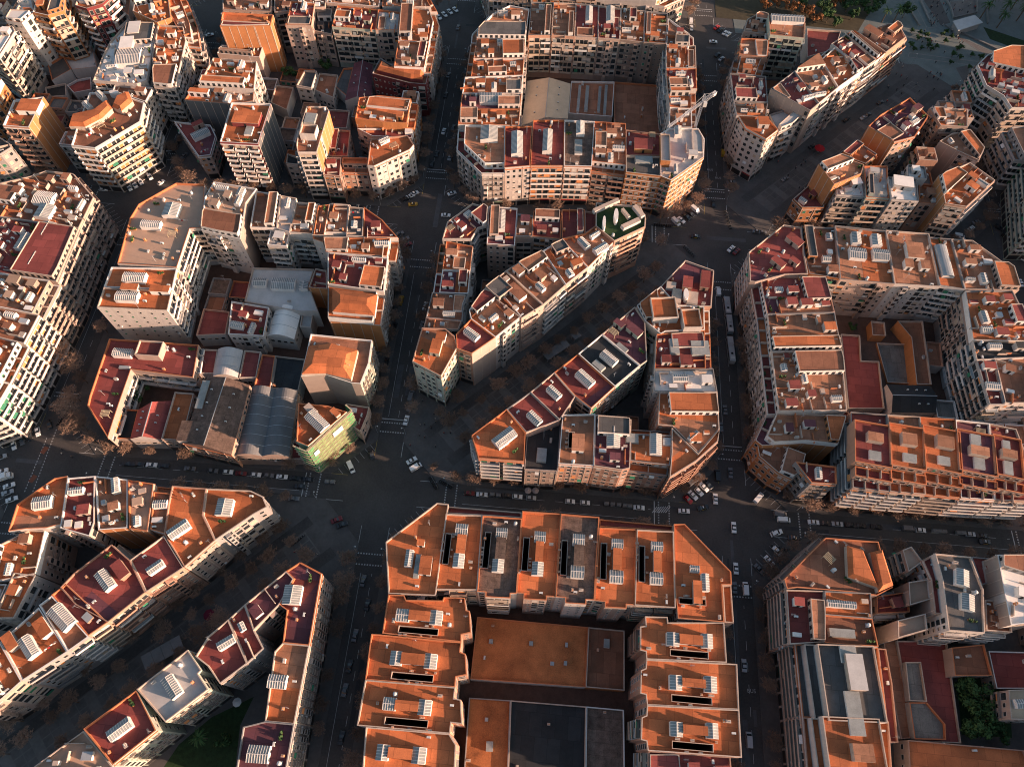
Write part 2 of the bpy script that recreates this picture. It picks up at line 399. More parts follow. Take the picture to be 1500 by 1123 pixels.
R('west side of the bottom left block', 'top', '''
22 b c s | -40,795 0,797 42,776 66,777 52,840 0,850 -40,850
22.2 o w w | 20,838 52,842 20,905 -10,905
21 r w w | -45,855 10,855 -12,905 -45,925''')
R('row along the avenue in the lower left wedge block', 'top', '''
24.1 r c s F #H1 | 439,823 471,840 453,945 414,941 420,893 409,885 430,847 419,836
24.3 p c s F #z | 419,836 430,847 409,885 371,923 358,885
24 r y s F #z | 334,907 358,885 372,923 386,949 362,971
24.2 r y s F #H4 | 286,961 305,931 334,907 362,971 322,1001 304,975
24.4 l m s F #H5 | 200,1009 275,951 295,981 290,986 305,1009 242,1057
24.2 r m s F #H6 | 122,1067 200,1010 229,1069 165,1120
20 t w s | 50,1122 122,1070 165,1122 150,1165 30,1165''')
R('street row on the east side of the lower left wedge block', 'top', '''
24 o y s F #H8 | 402,954 414,941 453,945 431,1060 388,1056
24.2 p y s F #H9 | 388,1056 431,1060 412,1165 340,1165 356,1064''')
R('west column of the top middle block', 'top', '''
25 a w s | 691,43 715,17 745,2 776,8 770,57 690,56
25.3 o w s | 690,56 769,58 768,85 685,86
25 o w s | 685,86 768,85 766,110 681,113
25.3 o w s | 681,113 766,110 764,137 677,137
25 p w s #J5 | 677,137 764,137 762,160 674,160
25.3 o w s | 674,160 762,160 760,184 671,182''')
R('south row of the top middle block', 'left', '''
25 r w s A F #K0 | 671,183 740,185 739,247 705,247 669,213
25.2 r w w F #K1 | 740,185 779,185 776,243 739,246
25 r s c F #K2 | 781,176 827,176 826,243 777,243
25.2 k s c F #K3 | 827,176 871,178 867,244 826,243
25 a s c A | 871,178 917,181 917,250 867,244
25.2 r k b F #K5 | 917,190 967,196 968,228 917,227
25.4 g k b F #K5b | 917,228 968,229 968,258 917,252
25 l k b #K6 | 967,196 980,188 1023,188 1032,203 1031,230 983,264 968,258''')
R('east column of the top middle block', 'top', '''
25 r w s | 980,20 1018,48 1019,67 976,66
25.2 o w s | 976,66 1019,67 1020,100 976,100
25 r w s F | 976,100 1020,100 1021,130 978,130
25.2 o w s | 978,130 1021,130 1022,160 981,157
25 a w s | 981,157 1022,160 1023,187 980,187''')
R('north row of the top middle block', 'left', '''
25 a s s | 778,3 811,4 808,52 774,52
25.2 a s s | 811,4 844,5 842,54 808,52
25 r c s #N1b | 844,5 877,8 876,56 842,54
25.2 r c s #N2b | 877,8 910,12 908,58 876,56
25 a t s | 910,12 945,16 943,62 908,58
25.2 o t s | 945,16 978,20 976,64 943,62''')
R('courtyard of the top middle block', 'left', '''
8 c w n L F G #z | 772,119 836,123 832,174 764,184
7 b w n L F #Y5 | 837,119 900,120 897,171 833,166
6.5 b w n L F #z | 900,120 968,125 970,196 917,192 900,178''')
R('row behind the top middle block, beyond the cross street', 'left', '''
25 a w s | 700,-60 790,-50 780,-14 715,-20
25 b c s | 790,-50 880,-45 874,-8 780,-14
25 a w s A | 880,-45 990,-50 1006,-12 975,2 874,-8''')
R('north part of the upper left centre block', 'left', '''
27 o k n F Pk | 322,39 326,18 400,22 396,38
25 r c c F #z | 418,37 427,2 461,6 456,38
20 d c w F | 461,16 490,18 486,50 459,45
24 r m w | 486,39 494,8 554,14 550,44
24.2 l c w | 550,44 554,14 586,18 583,44
24 o w s | 583,44 586,8 637,14 643,30 637,62 583,60
24 a c s | 326,-30 400,-26 397,17 326,14
24.2 b c s | 401,-26 480,-24 476,10 402,18
24 a c s | 481,-24 560,-20 555,10 478,4
24.2 o w s | 561,-20 630,-8 640,10 560,10''')
R('east column of the upper left centre block', 'top', '''
24 a w s | 583,61 637,63 630,100 577,97
20 a x s F H | 545,108 557,85 577,98 629,101 624,124 600,122
24 o k s Pk A | 520,174 526,143 555,140 612,146 606,181 560,179
20 r c s F | 523,188 607,187 603,202 545,199
22 o w w F #X11 | 538,242 543,203 597,198 606,212 600,219 548,243''')
R('south row of the upper left centre block', 'left', '''
15 r c w F #X17 | 255,178 308,183 316,200 308,227 291,229
30 o x v F Pg E #X16 | 322,208 339,150 397,152 378,211
16 d c w F | 419,239 421,225 437,230 436,241
30 b w v F Pk E #X14 | 434,213 436,198 449,156 478,156 482,162 464,223 436,223
17 r c w | 480,228 486,190 513,191 509,229
18 r s w | 473,256 477,231 500,231 498,258
18.2 a s w | 499,246 502,231 538,231 538,247''')
R('west part of the upper left centre block', 'top', '''
26 o w w | 312,85 376,90 372,131 290,126
24 a y w Pg O | 270,147 285,125 350,131 372,135 371,148 345,153
15 b c n F | 318,78 324,66 385,68 380,84''')
R('yard of the upper left centre block', 'left', '''
12 g w w L F #z | 434,125 446,103 464,104 456,129
8 b w w L F #z | 457,130 468,107 495,110 488,143
7 g w n L F #z | 490,126 503,100 517,99 508,141
9 p w n L F G #z | 505,148 519,93 546,95 544,146
7 b w n L F #z | 396,150 404,125 430,128 420,161
7 r w n L F #z | 470,186 478,160 512,162 508,188''')
R('upper left block', 'top', '''
31 w w v F | 8,30 28,-4 46,-4 50,18 32,34
30 w w v F #z | -30,66 -12,42 18,38 22,46 -2,84
32 o k b F #z | 48,18 56,-8 96,-8 93,16 70,23
32 o x v F #z | 110,8 116,-10 168,-10 150,6 127,13
22 a w w | 166,8 172,-8 192,-8 188,22
26 o k n F Pk | 194,16 199,-8 246,-6 250,26 230,33
24 a w v | 247,-8 270,-8 286,32 290,62 272,60 252,28
24 w w w #YT4 | 136,118 152,78 162,60 184,35 230,36 222,80 215,118 200,123
24.3 o w v | 231,36 268,39 272,60 256,130 225,126 223,80
22 b w w F | 165,133 168,124 224,128 213,149
28 b w c F #YT1 | 104,213 112,188 131,136 165,134 211,150 205,178 139,217
30 o s v F Pk E #YT2 | 4,184 20,147 64,142 42,187
20 g y w F | -30,205 -8,196 14,210 16,216 0,226 -30,232
27 o k w | -40,130 -8,108 2,116 -10,142 -40,155''')
R('yard of the upper left block', 'left', '''
7 g w n L F #z | 70,95 92,82 104,102 76,118
7.2 l w n L F #z | 93,82 136,72 142,98 105,102
6 r w w L F #z | 98,125 112,117 133,113 134,131 108,136
6.3 d w n L F #z | 66,128 96,122 97,140 68,142''')
R('west part of the upper right wedge block', 'top', '''
28 a m w F #Z1 | 1126,22 1180,25 1178,56 1128,51
24 a c s | 1090,46 1095,28 1113,19 1127,24 1125,50
25 a s s F | 1086,56 1127,58 1124,84 1083,80
24 o s s | 1077,81 1124,86 1115,112 1071,106
24 r w s | 1070,107 1122,112 1125,150 1075,148
24 a w s | 1075,148 1125,150 1122,172 1079,169
27 o w w F #Z7 | 1082,170 1124,172 1140,190 1122,204 1093,188''')
R('row along the avenue in the upper right wedge block', 'bottom left', '''
20 l w v F | 1127,168 1160,158 1186,164 1164,184 1141,193
27 r t v Pp | 1129,130 1164,104 1200,151 1187,162
27.2 a w v | 1164,104 1199,80 1228,128 1200,151
27 b w v | 1199,80 1218,64 1266,101 1228,128
27.2 r w v | 1218,64 1240,50 1285,88 1266,101
27 a w v | 1240,50 1252,44 1298,77 1285,88
27.3 b s v #ZF | 1252,44 1298,29 1322,31 1333,50 1298,77
10 r w n L | 1182,42 1232,46 1224,72 1182,84''')
R('small block right of the avenue at upper right', 'top', '''
27 p t w Pk | 1272,185 1290,168 1333,143 1360,170 1340,200 1310,208
24 a t w F | 1362,158 1418,160 1418,186 1378,184
22 a t w Pp | 1376,207 1395,195 1421,192 1442,218 1434,235 1405,222
22 o k w | 1228,226 1253,205 1285,226 1268,240
26 a k w Pk F | 1199,240 1214,233 1228,227 1266,241 1262,254 1222,270
13 r k w F | 1162,291 1185,271 1208,287 1207,304 1175,304
22 w w c F | 1224,262 1264,258 1268,288 1226,285
23 l m c F | 1266,243 1300,243 1303,291 1269,289
24 w w w F #AA7 | 1301,259 1343,262 1346,295 1306,292
24 w w w F | 1330,241 1355,244 1358,262 1330,260
20 a s w | 1346,270 1375,272 1386,300 1347,297
26 o s c F Pk | 1375,257 1421,238 1458,264 1416,303 1385,298''')
R('row at the right edge of the upper part', 'top', '''
25 r w c F | 1432,95 1447,80 1478,70 1530,72 1530,158 1482,158 1470,140 1445,125
22 a y c | 1473,187 1530,182 1530,232 1492,227
24 a m c | 1512,232 1560,232 1560,330 1520,330''')
# explicit roof pieces (photo pixels at roof height): s skylight, g glazed shed, w light well, h stair house, t raised tank roof
X = {
'M1': 's 594,806 605,830|g 607,810 615,846|h 616,816 632,842|h 612,792 622,800',
'M2': 's 668,768 685,784|s 664,812 680,831|h 670,785 682,811|w 641,780 649,824',
'M3': 's 727,774 743,788|s 721,820 738,838|h 727,789 740,819|w 702,778 708,830',
'M4': 's 783,779 799,794|s 779,824 796,843|h 785,795 795,823|w 759,786 765,834',
'M5': 's 839,783 856,799|s 836,829 855,847|h 841,800 854,829|w 815,790 822,840',
'M6': 's 896,790 912,804|s 893,836 912,854|h 898,805 909,835|w 872,794 879,846',
'M7': 's 954,794 970,808|s 952,839 970,856|h 957,809 967,838|w 929,798 936,850',
'M8': 's 1027,841 1038,866|h 1015,852 1026,884|w 996,904 1035,911|s 1011,828 1024,838',
'R1': 's 976,927 994,946|s 1027,929 1043,949|h 995,931 1027,944|w 983,965 1038,973',
'R2': 's 980,989 998,1010|s 1031,991 1049,1014|h 999,995 1031,1006|w 985,1031 1043,1038',
'R3': 's 981,1057 999,1078|s 1034,1059 1051,1081|h 1000,1063 1034,1075|w 986,1099 1045,1106',
'L1': 's 581,892 600,910|s 630,895 648,915|h 600,896 630,909|w 582,930 640,939',
'L2': 's 572,954 589,974|s 622,958 640,979|h 589,958 622,973|w 572,995 633,1005',
'L3': 's 562,1021 580,1040|s 613,1025 632,1047|h 580,1027 613,1040|w 562,1060 625,1074',
'L4': 's 552,1090 570,1113|s 604,1094 624,1118|h 570,1096 604,1110',
'Y1': 'a 716,935 722,942|a 806,968 812,974|v 885,935 893,948|a 775,938 781,945|a 828,940 832,947|a 826,967 831,974', 'Y2': 'v 712,1085 722,1100|a 710,1050 715,1056',
'P3': 's 1211,880 1252,890', 'P4': 'g 1214,920 1254,933', 'P9': 's 1399,835 1417,858|s 1407,871 1425,894',
'P5': 't3 1186,943 1205,1051|t6 1206,944 1290,1054|u 1240,958 1265,1010|v 1232,944 1255,970',
'P6': 't3 1196,1051 1212,1165|t6 1213,1050 1298,1165|v 1242,1012 1264,1076|u 1248,1089 1278,1115',
'N1': 'h 1154,342 1172,366|h 1127,379 1151,393|h 1158,377 1168,392', 'N3': 's 1247,343 1260,358|s 1276,346 1290,361|s 1244,365 1267,380|s 1278,367 1300,382',
'N4': 'h 1327,359 1350,380|h 1324,383 1335,394|h 1347,385 1359,396', 'N5': 'l 1375,360 1392,404',
'S1': 'T 1251,616 1308,682|u 1270,635 1292,648|v 1274,660 1291,673', 'S2': 'T 1303,620 1357,686|u 1320,636 1341,653|v 1324,664 1343,676',
'S3': 'T 1352,624 1410,690|u 1371,640 1395,657|v 1375,668 1392,680', 'S4': 'T 1403,630 1461,694|v 1423,636 1437,653|v 1428,670 1443,686|u 1420,655 1446,668',
'S5': 'T 1456,637 1500,699|v 1470,645 1480,660|u 1466,660 1487,672|v 1472,675 1484,694',
'U1': 's 729,310 740,338', 'T6': 'h 632,500 646,520|h 640,489 653,500', 'T7': 's 681,478 701,502', 'T9': 'h 743,416 770,443', 'T12': 's 868,356 892,374',
'T13': 'c 880,322 889,335|c 895,310 909,326|k 913,308 920,318|k 912,322 936,334|k 928,302 943,318|k 876,299 900,304', 
'V1': 'k 984,424 998,444|h 1000,408 1013,424|k 1006,428 1022,446|k 976,414 990,424|h 1026,400 1038,424|c 1000,425 1008,442', 'V2': 't 1000,452 1027,479|t 955,435 992,465', 'V3': 'g 981,495 995,518|h 996,523 1012,537|g 1012,498 1040,520',
'V6': 's 1008,630 1024,650', 'V7': 's 952,637 969,666|a 971,640 985,652', 'V8': 's 889,627 908,655|g 917,634 936,648', 'V9': 'h 838,638 855,662|w 834,632 840,655',
'V10': 'g 786,655 801,676', 'V11': 's 723,623 755,660|s 731,640 742,660', 'V12': 's 772,601 794,625', 'V13': 's 801,564 822,587', 'V14': 's 842,542 872,568', 'V15': 's 879,513 905,537|g 868,524 886,545',
'V16': 'h 898,470 915,482|h 918,475 940,496|g 900,500 921,518', 'A1': 's 208,325 236,335|s 241,300 263,318', 'A3': 's 182,401 214,414', 'A4': 's 171,429 203,442|h 180,419 204,427|h 222,422 250,430',
'C3': 's 167,512 194,523|t 200,499 236,520|a 173,535 190,539|s 240,507 246,512', 'C7': 'S 285,560 312,600|u 318,570 333,630|h 265,620 300,648',
'W1': 's 399,409 433,425|s 372,409 391,420|s 439,414 452,425', 'C14': 'H 443,550 453,509 486,505 525,515 515,558 478,549|s 468,517 495,532', 'C15': 'k 441,594 470,606|s 444,603 486,632|h 484,600 500,612',
'D1': 's 52,283 80,300|s 55,302 78,320', 'D2': 's 58,328 80,347|s 27,345 44,366|s 40,372 60,390', 'F7': 's 50,728 76,745', 'F2': 's 240,766 285,785', 'F1': 's 318,732 341,755',
'G0': 's 215,820 242,842', 'G1': 's 140,832 170,868|h 165,820 192,850', 'G3': 's 73,880 110,928', 'G4': 's 25,930 62,965|h 5,925 30,955|h 50,905 80,935',
'H1': 's 416,858 442,885', 'H4': 's 318,929 346,953', 'H5': 's 234,989 272,1022', 'H6': 's 158,1050 195,1085', 'H8': 's 394,988 420,1008', 'H9': 's 364,1091 395,1117',
'J5': 's 703,138 735,152', 'K0': 's 704,187 729,207', 'K1': 's 749,195 766,228', 'K2': 's 795,192 809,224', 'K3': 's 844,180 856,198|v 842,204 853,225',
'K5': 'h 929,207 955,222', 'K5b': 'g 930,228 957,238', 'K6': 't 968,196 982,235|s 988,187 998,200', 'N1b': 's 858,12 868,34', 'N2b': 's 888,12 900,34', 'Y5': 'v 846,124 850,163|v 857,125 862,162|v 876,126 880,163|v 885,124 889,166',
'X11': 's 555,200 570,212', 'X17': 's 280,188 308,206|h 283,178 298,190', 'X16': 'h 343,168 382,184|v 359,184 370,197', 'X14': 'g 446,165 463,180|t 440,182 463,196', 'YT1': 'H 103,188 127,189 152,176 166,162 160,150 140,165 108,172|H 166,160 180,166 196,152 190,138 172,146|s 118,152 140,160|s 139,136 158,146|c 160,134 178,144', 'YT2': 'h 30,150 60,166',
'YT4': 's 172,74 206,95|h 178,58 196,74|h 190,36 206,52', 'Z1': 's 1130,24 1176,34', 'Z7': 'h 1110,175 1125,186', 'AA7': 'h 1308,262 1335,276', 'ZF': 'h 1266,40 1290,58', 'P1': 'H 1238,800 1262,806 1285,862 1240,846|H 1272,810 1290,806 1306,858 1284,868',
}
# ------------------------------------------------------------------ read the building table into world space
BB = []
for row, start, lines in BL:
    for k, ln in enumerate(lines):
        head, pts = ln.split('|'); hd = head.split()
        d = dict(h=float(hd[0]), roof=hd[1], wall=hd[2], style=hd[3], opt=set(hd[4:]), row=row, k=k, n=len(lines), start=start)
        d['id'] = next((o[1:] for o in d['opt'] if o[0] == '#'), '')
        P = [tuple(map(float, p.split(','))) for p in pts.split()]
        W_ = [at(x, y, d['h']) for x, y in P]
        d['poly'] = ccw([(q.x, q.y) for q in W_])
        xs = [q[0] for q in d['poly']]; ys = [q[1] for q in d['poly']]
        d['bb'] = (min(xs), min(ys), max(xs), max(ys)); d['c'] = Vector((sum(xs)/len(xs), sum(ys)/len(ys)))
        d['h'] += .013*(len(BB) % 11)
        BB.append(d)
GRID = {}
for d in BB:
    x0, y0, x1, y1 = d['bb']
    for i in range(int(x0//12), int(x1//12)+1):
        for j in range(int(y0//12), int(y1//12)+1): GRID.setdefault((i, j), []).append(d)
def height_at(x, y, skip=None):
    h = 0
    for d in GRID.get((int(x//12), int(y//12)), ()):
        if d is not skip and d['h'] > h and inside(d['poly'], x, y): h = d['h']
    return h
def seen(x, y, z=0):
    "is the point in frame and not behind a building"
    X_, Y_ = px((x, y, z))
    if not (-25 < X_ < 1525 and -25 < Y_ < 1148): return False
    a = Vector((x, y, z)); v = CAM-a; hor = math.hypot(v.x, v.y); 
    if hor < 1: return True
    t = 0
    while z + v.z*t < 34:
        p = a+v*t
        if height_at(p.x, p.y) > p.z+.3: return False
        t += 1.5/hor if hor > 1 else .1
        if t > 1: break
    return True

NEW = []; S0 = 133.3
rf_ = random.Random(21)
for (i, j), nm in {(-2, 1): 'upper left block', (-1, 1): 'upper left centre block', (1, 1): 'upper right block', (-1, 0): 'middle left block', (1, 0): 'middle right block', (1, -1): 'bottom right block', (0, 0): 'centre block', (-1, -1): 'bottom left block'}.items():
    cx, cy = (i+.5)*S0, (j+.5)*S0; L_ = []
    st_ = 8.5; n_ = 13
    for gx in range(n_):
        for gy in range(n_):
            x, y = cx-55+gx*st_+4, cy-55+gy*st_+4; w_, h_ = st_*rf_.uniform(.9, 1.0), st_*rf_.uniform(.9, 1.0)
            if i == j and abs(x-y) < 26: continue
            if abs(x-cx)+abs(y-cy) > 92 or max(abs(x-cx), abs(y-cy)) > 52.5: continue
            if (i, j) in ((1, -1),) and at(1402, 990).x-9 < x and y < at(1402, 990).y+6: continue
            if i == j == -1 and y < x: continue
            if (i, j) == (1, 0) and at(1284, 500).x-6 < x < at(1336, 500).x+4 and at(1284, 562).y-5 < y < at(1284, 500).y+5: continue
            q = [(x-w_/2, y-h_/2), (x+w_/2, y-h_/2), (x+w_/2, y+h_/2), (x-w_/2, y+h_/2)]
            if any(height_at(*t) > 0 for t in q+[(x, y), (x-w_/2, y), (x+w_/2, y), (x, y-h_/2), (x, y+h_/2)]): continue
            if rf_.random() < .12: continue
            rim = max(abs(x-cx), abs(y-cy)) > 44 or abs(x-cx)+abs(y-cy) > 80
            L_.append((x, y, q, rf_.uniform(13, 21) if (i, j) == (1, 1) and x > y else rf_.uniform(15, 21) if (i, j) == (1, -1) and y > cy+44 else rf_.uniform(11, 19) if rim and (i, j) in ((-2, 1), (-1, 1), (1, 1)) else rf_.choice((3.5, 4.2, 5, 6.5, 8))))  # bottom right north rim: taller infill added to block sun on the street
    L_.sort(key=lambda t: t[0])
    for k, (x, y, q, hh) in enumerate(L_):
        d = dict(h=hh+.011*k, roof=rf_.choice('bbrakgyrao'), wall=rf_.choice('cwsyt'), style='s' if hh > 10 else 'w', opt={'F'} if hh > 10 else {'L'}, row='infill of the '+nm, k=k, n=len(L_), start='left', id='', poly=q, c=Vector((x, y)))
        d['bb'] = (q[0][0], q[0][1], q[2][0], q[2][1]); NEW.append(d)
for d in NEW:
    BB.append(d); x0, y0, x1, y1 = d['bb']
    for i in range(int(x0//12), int(x1//12)+1):
        for j in range(int(y0//12), int(y1//12)+1): GRID.setdefault((i, j), []).append(d)
print('infill', len(NEW))
# shared small meshes
def shared(name, fn):
    mb = MB(); fn(mb); o = mb.build(name); me = o.data; bpy.data.objects.remove(o); return me
def _chim(mb):
    mb.box((0, 0), .8, .6, 0, 1.5, 0, M['flue']); mb.box((0, 0), .95, .75, 1.5, 1.62, 0, M['cream']); mb.box((-.18, 0), .25, .25, 1.62, 2.0, 0, M['flue']); mb.box((.18, 0), .25, .25, 1.62, 2.0, 0, M['flue'])
def _chimw(mb):
    mb.box((0, 0), 1.3, .7, 0, 1.1, 0, M['white']); mb.box((0, 0), 1.5, .9, 1.1, 1.22, 0, M['cream'])
    for x in (-.4, 0, .4): mb.beam((x, 0, 1.2), (x, 0, 1.75), .13, M['metal'], 5)
def _ac(mb):
    mb.box((0, 0), 1.2, .6, .2, 1.1, 0, M['clad']); mb.box((-.45, 0), .1, .6, 0, .2, 0, M['metal']); mb.box((.45, 0), .1, .6, 0, .2, 0, M['metal']); mb.box((0, -.31), .7, .04, .32, .98, 0, M['dark'])
def _ant(mb):
    mb.beam((0, 0, 0), (0, 0, 4.2), .05, M['metal'], 3); mb.beam((-.7, 0, 3.9), (.7, 0, 3.9), .03, M['metal'], 3)
    for i in range(5): mb.beam((-.6+.3*i, -.35, 3.9), (-.6+.3*i, .35, 3.9), .025, M['metal'], 3)
def _tank(mb):
    mb.beam((0, 0, .25), (0, 0, 1.6), .55, M['clad'], 9); mb.beam((0, 0, 1.6), (0, 0, 1.8), .62, M['clad'], 9, .2); mb.box((0, 0), 1.3, 1.3, 0, .25, 0, M['metal'])
CH, CHW, ACM, ANT, TANK = (shared(n, f) for n, f in (('chimney', _chim), ('chimney', _chimw), ('air_conditioner', _ac), ('antenna', _ant), ('water_tank', _tank)))

def _perg(mb):
    for i in range(9): mb.box((-1.6+.4*i, 0), .14, 2.6, 2.2, 2.32, 0, M['plank'])
    for y in (-1.2, 1.2): mb.box((0, y), 3.5, .12, 2.08, 2.2, 0, M['plank']); [mb.box((x, y), .12, .12, 0, 2.1, 0, M['plank']) for x in (-1.6, 1.6)]
def _plant(mb):
    rg = random.Random(4); mb.box((0, 0), 2.4, .5, 0, .45, 0, M['flue'])
    for _ in range(26):
        p = Vector((rg.uniform(-1.2, 1.2), rg.uniform(-.3, .3), rg.uniform(.5, 1.3))); u = Vector((rg.uniform(-.3, .3), rg.uniform(-.3, .3), rg.uniform(-.1, .3))); v = Vector((-u.y, u.x, .2)); mb.face([p-u-v, p+u-v, p+u+v, p-u+v], M['leaf'])
def _cloth(mb):
    for x in (-2, 2): mb.beam((x, 0, 0), (x, 0, 1.9), .05, M['metal'], 4)
    for y in (-.15, .15): mb.beam((-2, y, 1.85), (2, y, 1.85), .02, M['metal'], 3)
    for i, m in enumerate(('clad', 'redcloth', 'white', 'pinkcloth')): mb.face([(-1.8+i*.95, .15*(-1)**i, .75), (-1.1+i*.95, .15*(-1)**i, .75), (-1.1+i*.95, .15*(-1)**i, 1.85), (-1.8+i*.95, .15*(-1)**i, 1.85)], M[m])
PERG, PLNT, CLTH = shared('pergola', _perg), shared('planter', _plant), shared('clothes_line', _cloth)
def skylight(par, c, sx, sy, z, rot, mono=False):
    "white curb with a ribbed glass gable"
    if sx < sy: sx, sy, rot = sy, sx, rot+pi/2
    fr = MB(); gl = MB(); hb = 2.0 if sx > 3.2 else 1.4; hr = hb+min(.7, sy*.16)
    fr.box(c, sx, sy, z, z+hb, rot, M['white'])
    ca, sa = cos(rot), sin(rot)
    P = lambda a, b, zz: (c[0]+a*ca-b*sa, c[1]+a*sa+b*ca, z+zz)
    X2, Y2 = sx/2, sy/2
    gl.face([P(-X2, -Y2, hb), P(X2, -Y2, hb), P(X2, 0, hr), P(-X2, 0, hr)], M['skyglass']); gl.face([P(X2, Y2, hb), P(-X2, Y2, hb), P(-X2, 0, hr), P(X2, 0, hr)], M['skyglass'])
    fr.face([P(X2, -Y2, hb), P(X2, Y2, hb), P(X2, 0, hr)], M['white']); fr.face([P(-X2, Y2, hb), P(-X2, -Y2, hb), P(-X2, 0, hr)], M['white'])
    n = max(3, int(sx/.72))
    for i in range(n+1):
        a = -X2+sx*i/n
        for s in (-1, 1): fr.beam(P(a, s*Y2, hb+.04), P(a, 0, hr+.05), .085, M['white'], 4)
    fr.beam(P(-X2, 0, hr+.03), P(X2, 0, hr+.03), .12, M['white'], 4)
    o = fr.build('skylight', par); gl.build('glass_pane', o); return o
def stair_house(par, c, sx, sy, z, rot, wall, roof, h=2.6):
    mb = MB(); mb.box(c, sx, sy, z, z+h, rot, wall); o = mb.build('stair_house', par)
    s = MB(); s.box(c, sx+.35, sy+.35, z+h, z+h+.16, rot, M['cream'], mt=roof); s.build('roof_slab', o)
    dmb = MB(); ca, sa = cos(rot), sin(rot); q = (c[0]+sa*(sy/2+.03), c[1]-ca*(sy/2+.03)); dmb.box(q, .9, .07, z+.02, z+2.05, rot, M['dark']); dmb.build('door', o)
    return o

def facade(b, wm, par, p0, p1, z0, z1, style, rng, street):
    "windows, balconies and blinds of one wall face running from p0 to p1"
    a = Vector((p0[0], p0[1], 0)); e = Vector((p1[0], p1[1], 0))-a; L = e.length
    if L < 2.4: return
    e /= L; n = Vector((e.y, -e.x, 0)); g0 = 4.3 if z0 < 1 and z1 > 9 else .4
    nf = max(1, int((z1-z0-g0-.7)/3.05)); fh = (z1-z0-g0-.7)/nf
    if z1-z0-g0 < 2.2: return
    sp = rng.choice((2.3, 2.6, 2.9)) if style != 'q' else 4.5; nb = max(1, round((L-.8)/sp)); bw = (L-.8)/nb
    ww = rng.choice((1.2, 1.35, 1.5)) if style not in 'cv' else 2.1; ww = .8 if style == 'q' else ww; wh = 2.15 if style in 'scv' else (1.6 if style != 'q' else 1.1)
    if not street: ww *= rng.choice((.8, 1, 1.1))
    if style == 'g': style = b.setdefault('gv', rng.choice('ggy'))
    shaft = [pat_ < .25 for pat_ in [rng.random() for _ in range(nb)]]
    pat = [rng.random() for _ in range(nb)]; blind = rng.choice((M['shutter'], M['frame'], M['shutter'], M['green'] if rng.random() < .15 else M['flue']))
    def Q(u, out, z): return a+e*u+n*out+Vector((0, 0, z))
    def win(u, zb, w_, h_):
        o, i = .09, .02; t = .09
        for (u0, u1, za, zb2) in ((u-w_/2-t, u+w_/2+t, zb-t, zb), (u-w_/2-t, u+w_/2+t, zb+h_, zb+h_+t), (u-w_/2-t, u-w_/2, zb, zb+h_), (u+w_/2, u+w_/2+t, zb, zb+h_)):
            wm.face([Q(u0, o, za), Q(u1, o, za), Q(u1, o, zb2), Q(u0, o, zb2)], M['frame'])
            wm.face([Q(u0, 0, zb2), Q(u0, o, zb2), Q(u1, o, zb2), Q(u1, 0, zb2)], M['frame'])
        r = rng.random(); hb = zb+h_*(1 if r > .38 else (.35 if r > .22 else 0 if r > .1 else .6))
        if hb > zb+.05: wm.face([Q(u-w_/2, i, zb), Q(u+w_/2, i, zb), Q(u+w_/2, i, hb), Q(u-w_/2, i, hb)], M['glass'])
        if hb < zb+h_-.05: wm.face([Q(u-w_/2, i+.02, hb), Q(u+w_/2, i+.02, hb), Q(u+w_/2, i+.02, zb+h_), Q(u-w_/2, i+.02, zb+h_)], blind)
    def balcony(u0, u1, z, dep, solid, m):
        mb = MB()
        def bx(ua, ub, oa, ob, za, zb):
            mb.hexa([Q(ua, oa, za), Q(ub, oa, za), Q(ub, ob, za), Q(ua, ob, za)], [Q(ua, oa, zb), Q(ub, oa, zb), Q(ub, ob, zb), Q(ua, ob, zb)], m)
        bx(u0, u1, 0, dep, z-.16, z)
        if solid:
            bx(u0, u1, dep-.08, dep, z, z+.95); bx(u0, u0+.08, 0, dep-.08, z, z+.95); bx(u1-.08, u1, 0, dep-.08, z, z+.95)
        else:
            R_ = M['iron']
            for (s0, s1) in (((u0, dep-.03), (u1, dep-.03)), ((u0, 0), (u0, dep-.03)), ((u1, 0), (u1, dep-.03))):
                mb.beam(Q(s0[0], s0[1], z+.98), Q(s1[0], s1[1], z+.98), .04, R_, 4); mb.beam(Q(s0[0], s0[1], z+.12), Q(s1[0], s1[1], z+.12), .03, R_, 4)
            k = max(2, int((u1-u0)/.34))
            for i in range(k+1):
                u = u0+(u1-u0)*i/k; q0 = Q(u, dep-.03, z); w2 = e*.022
                mb.face([q0-w2, q0+w2, q0+w2+Vector((0, 0, .98)), q0-w2+Vector((0, 0, .98))], R_)
        mb.build('balcony', par)
    if street and L > 8 and style in 's' and nf > 3:                  # glazed bay windows running over the middle floors
        for j in rng.sample(range(nb), max(1, nb//4)):
            u = .4+bw*(j+.5); zb = z0+g0+fh*.9; zt = z0+g0+fh*(nf-rng.choice((1, 2)))-.3; sb = MB(); w_ = bw*.42
            sb.hexa([Q(u-w_, 0, zb), Q(u+w_, 0, zb), Q(u+w_*.8, .95, zb), Q(u-w_*.8, .95, zb)][::-1], [Q(u-w_, 0, zt), Q(u+w_, 0, zt), Q(u+w_*.8, .95, zt), Q(u-w_*.8, .95, zt)][::-1], b['wm'])
            z = zb+.7
            while z < zt-1.5: sb.face([Q(u-w_*.7, .98, z), Q(u+w_*.7, .98, z), Q(u+w_*.7, .98, z+1.7), Q(u-w_*.7, .98, z+1.7)], M['glass']); z += fh
            sb.build('bay_window', par)
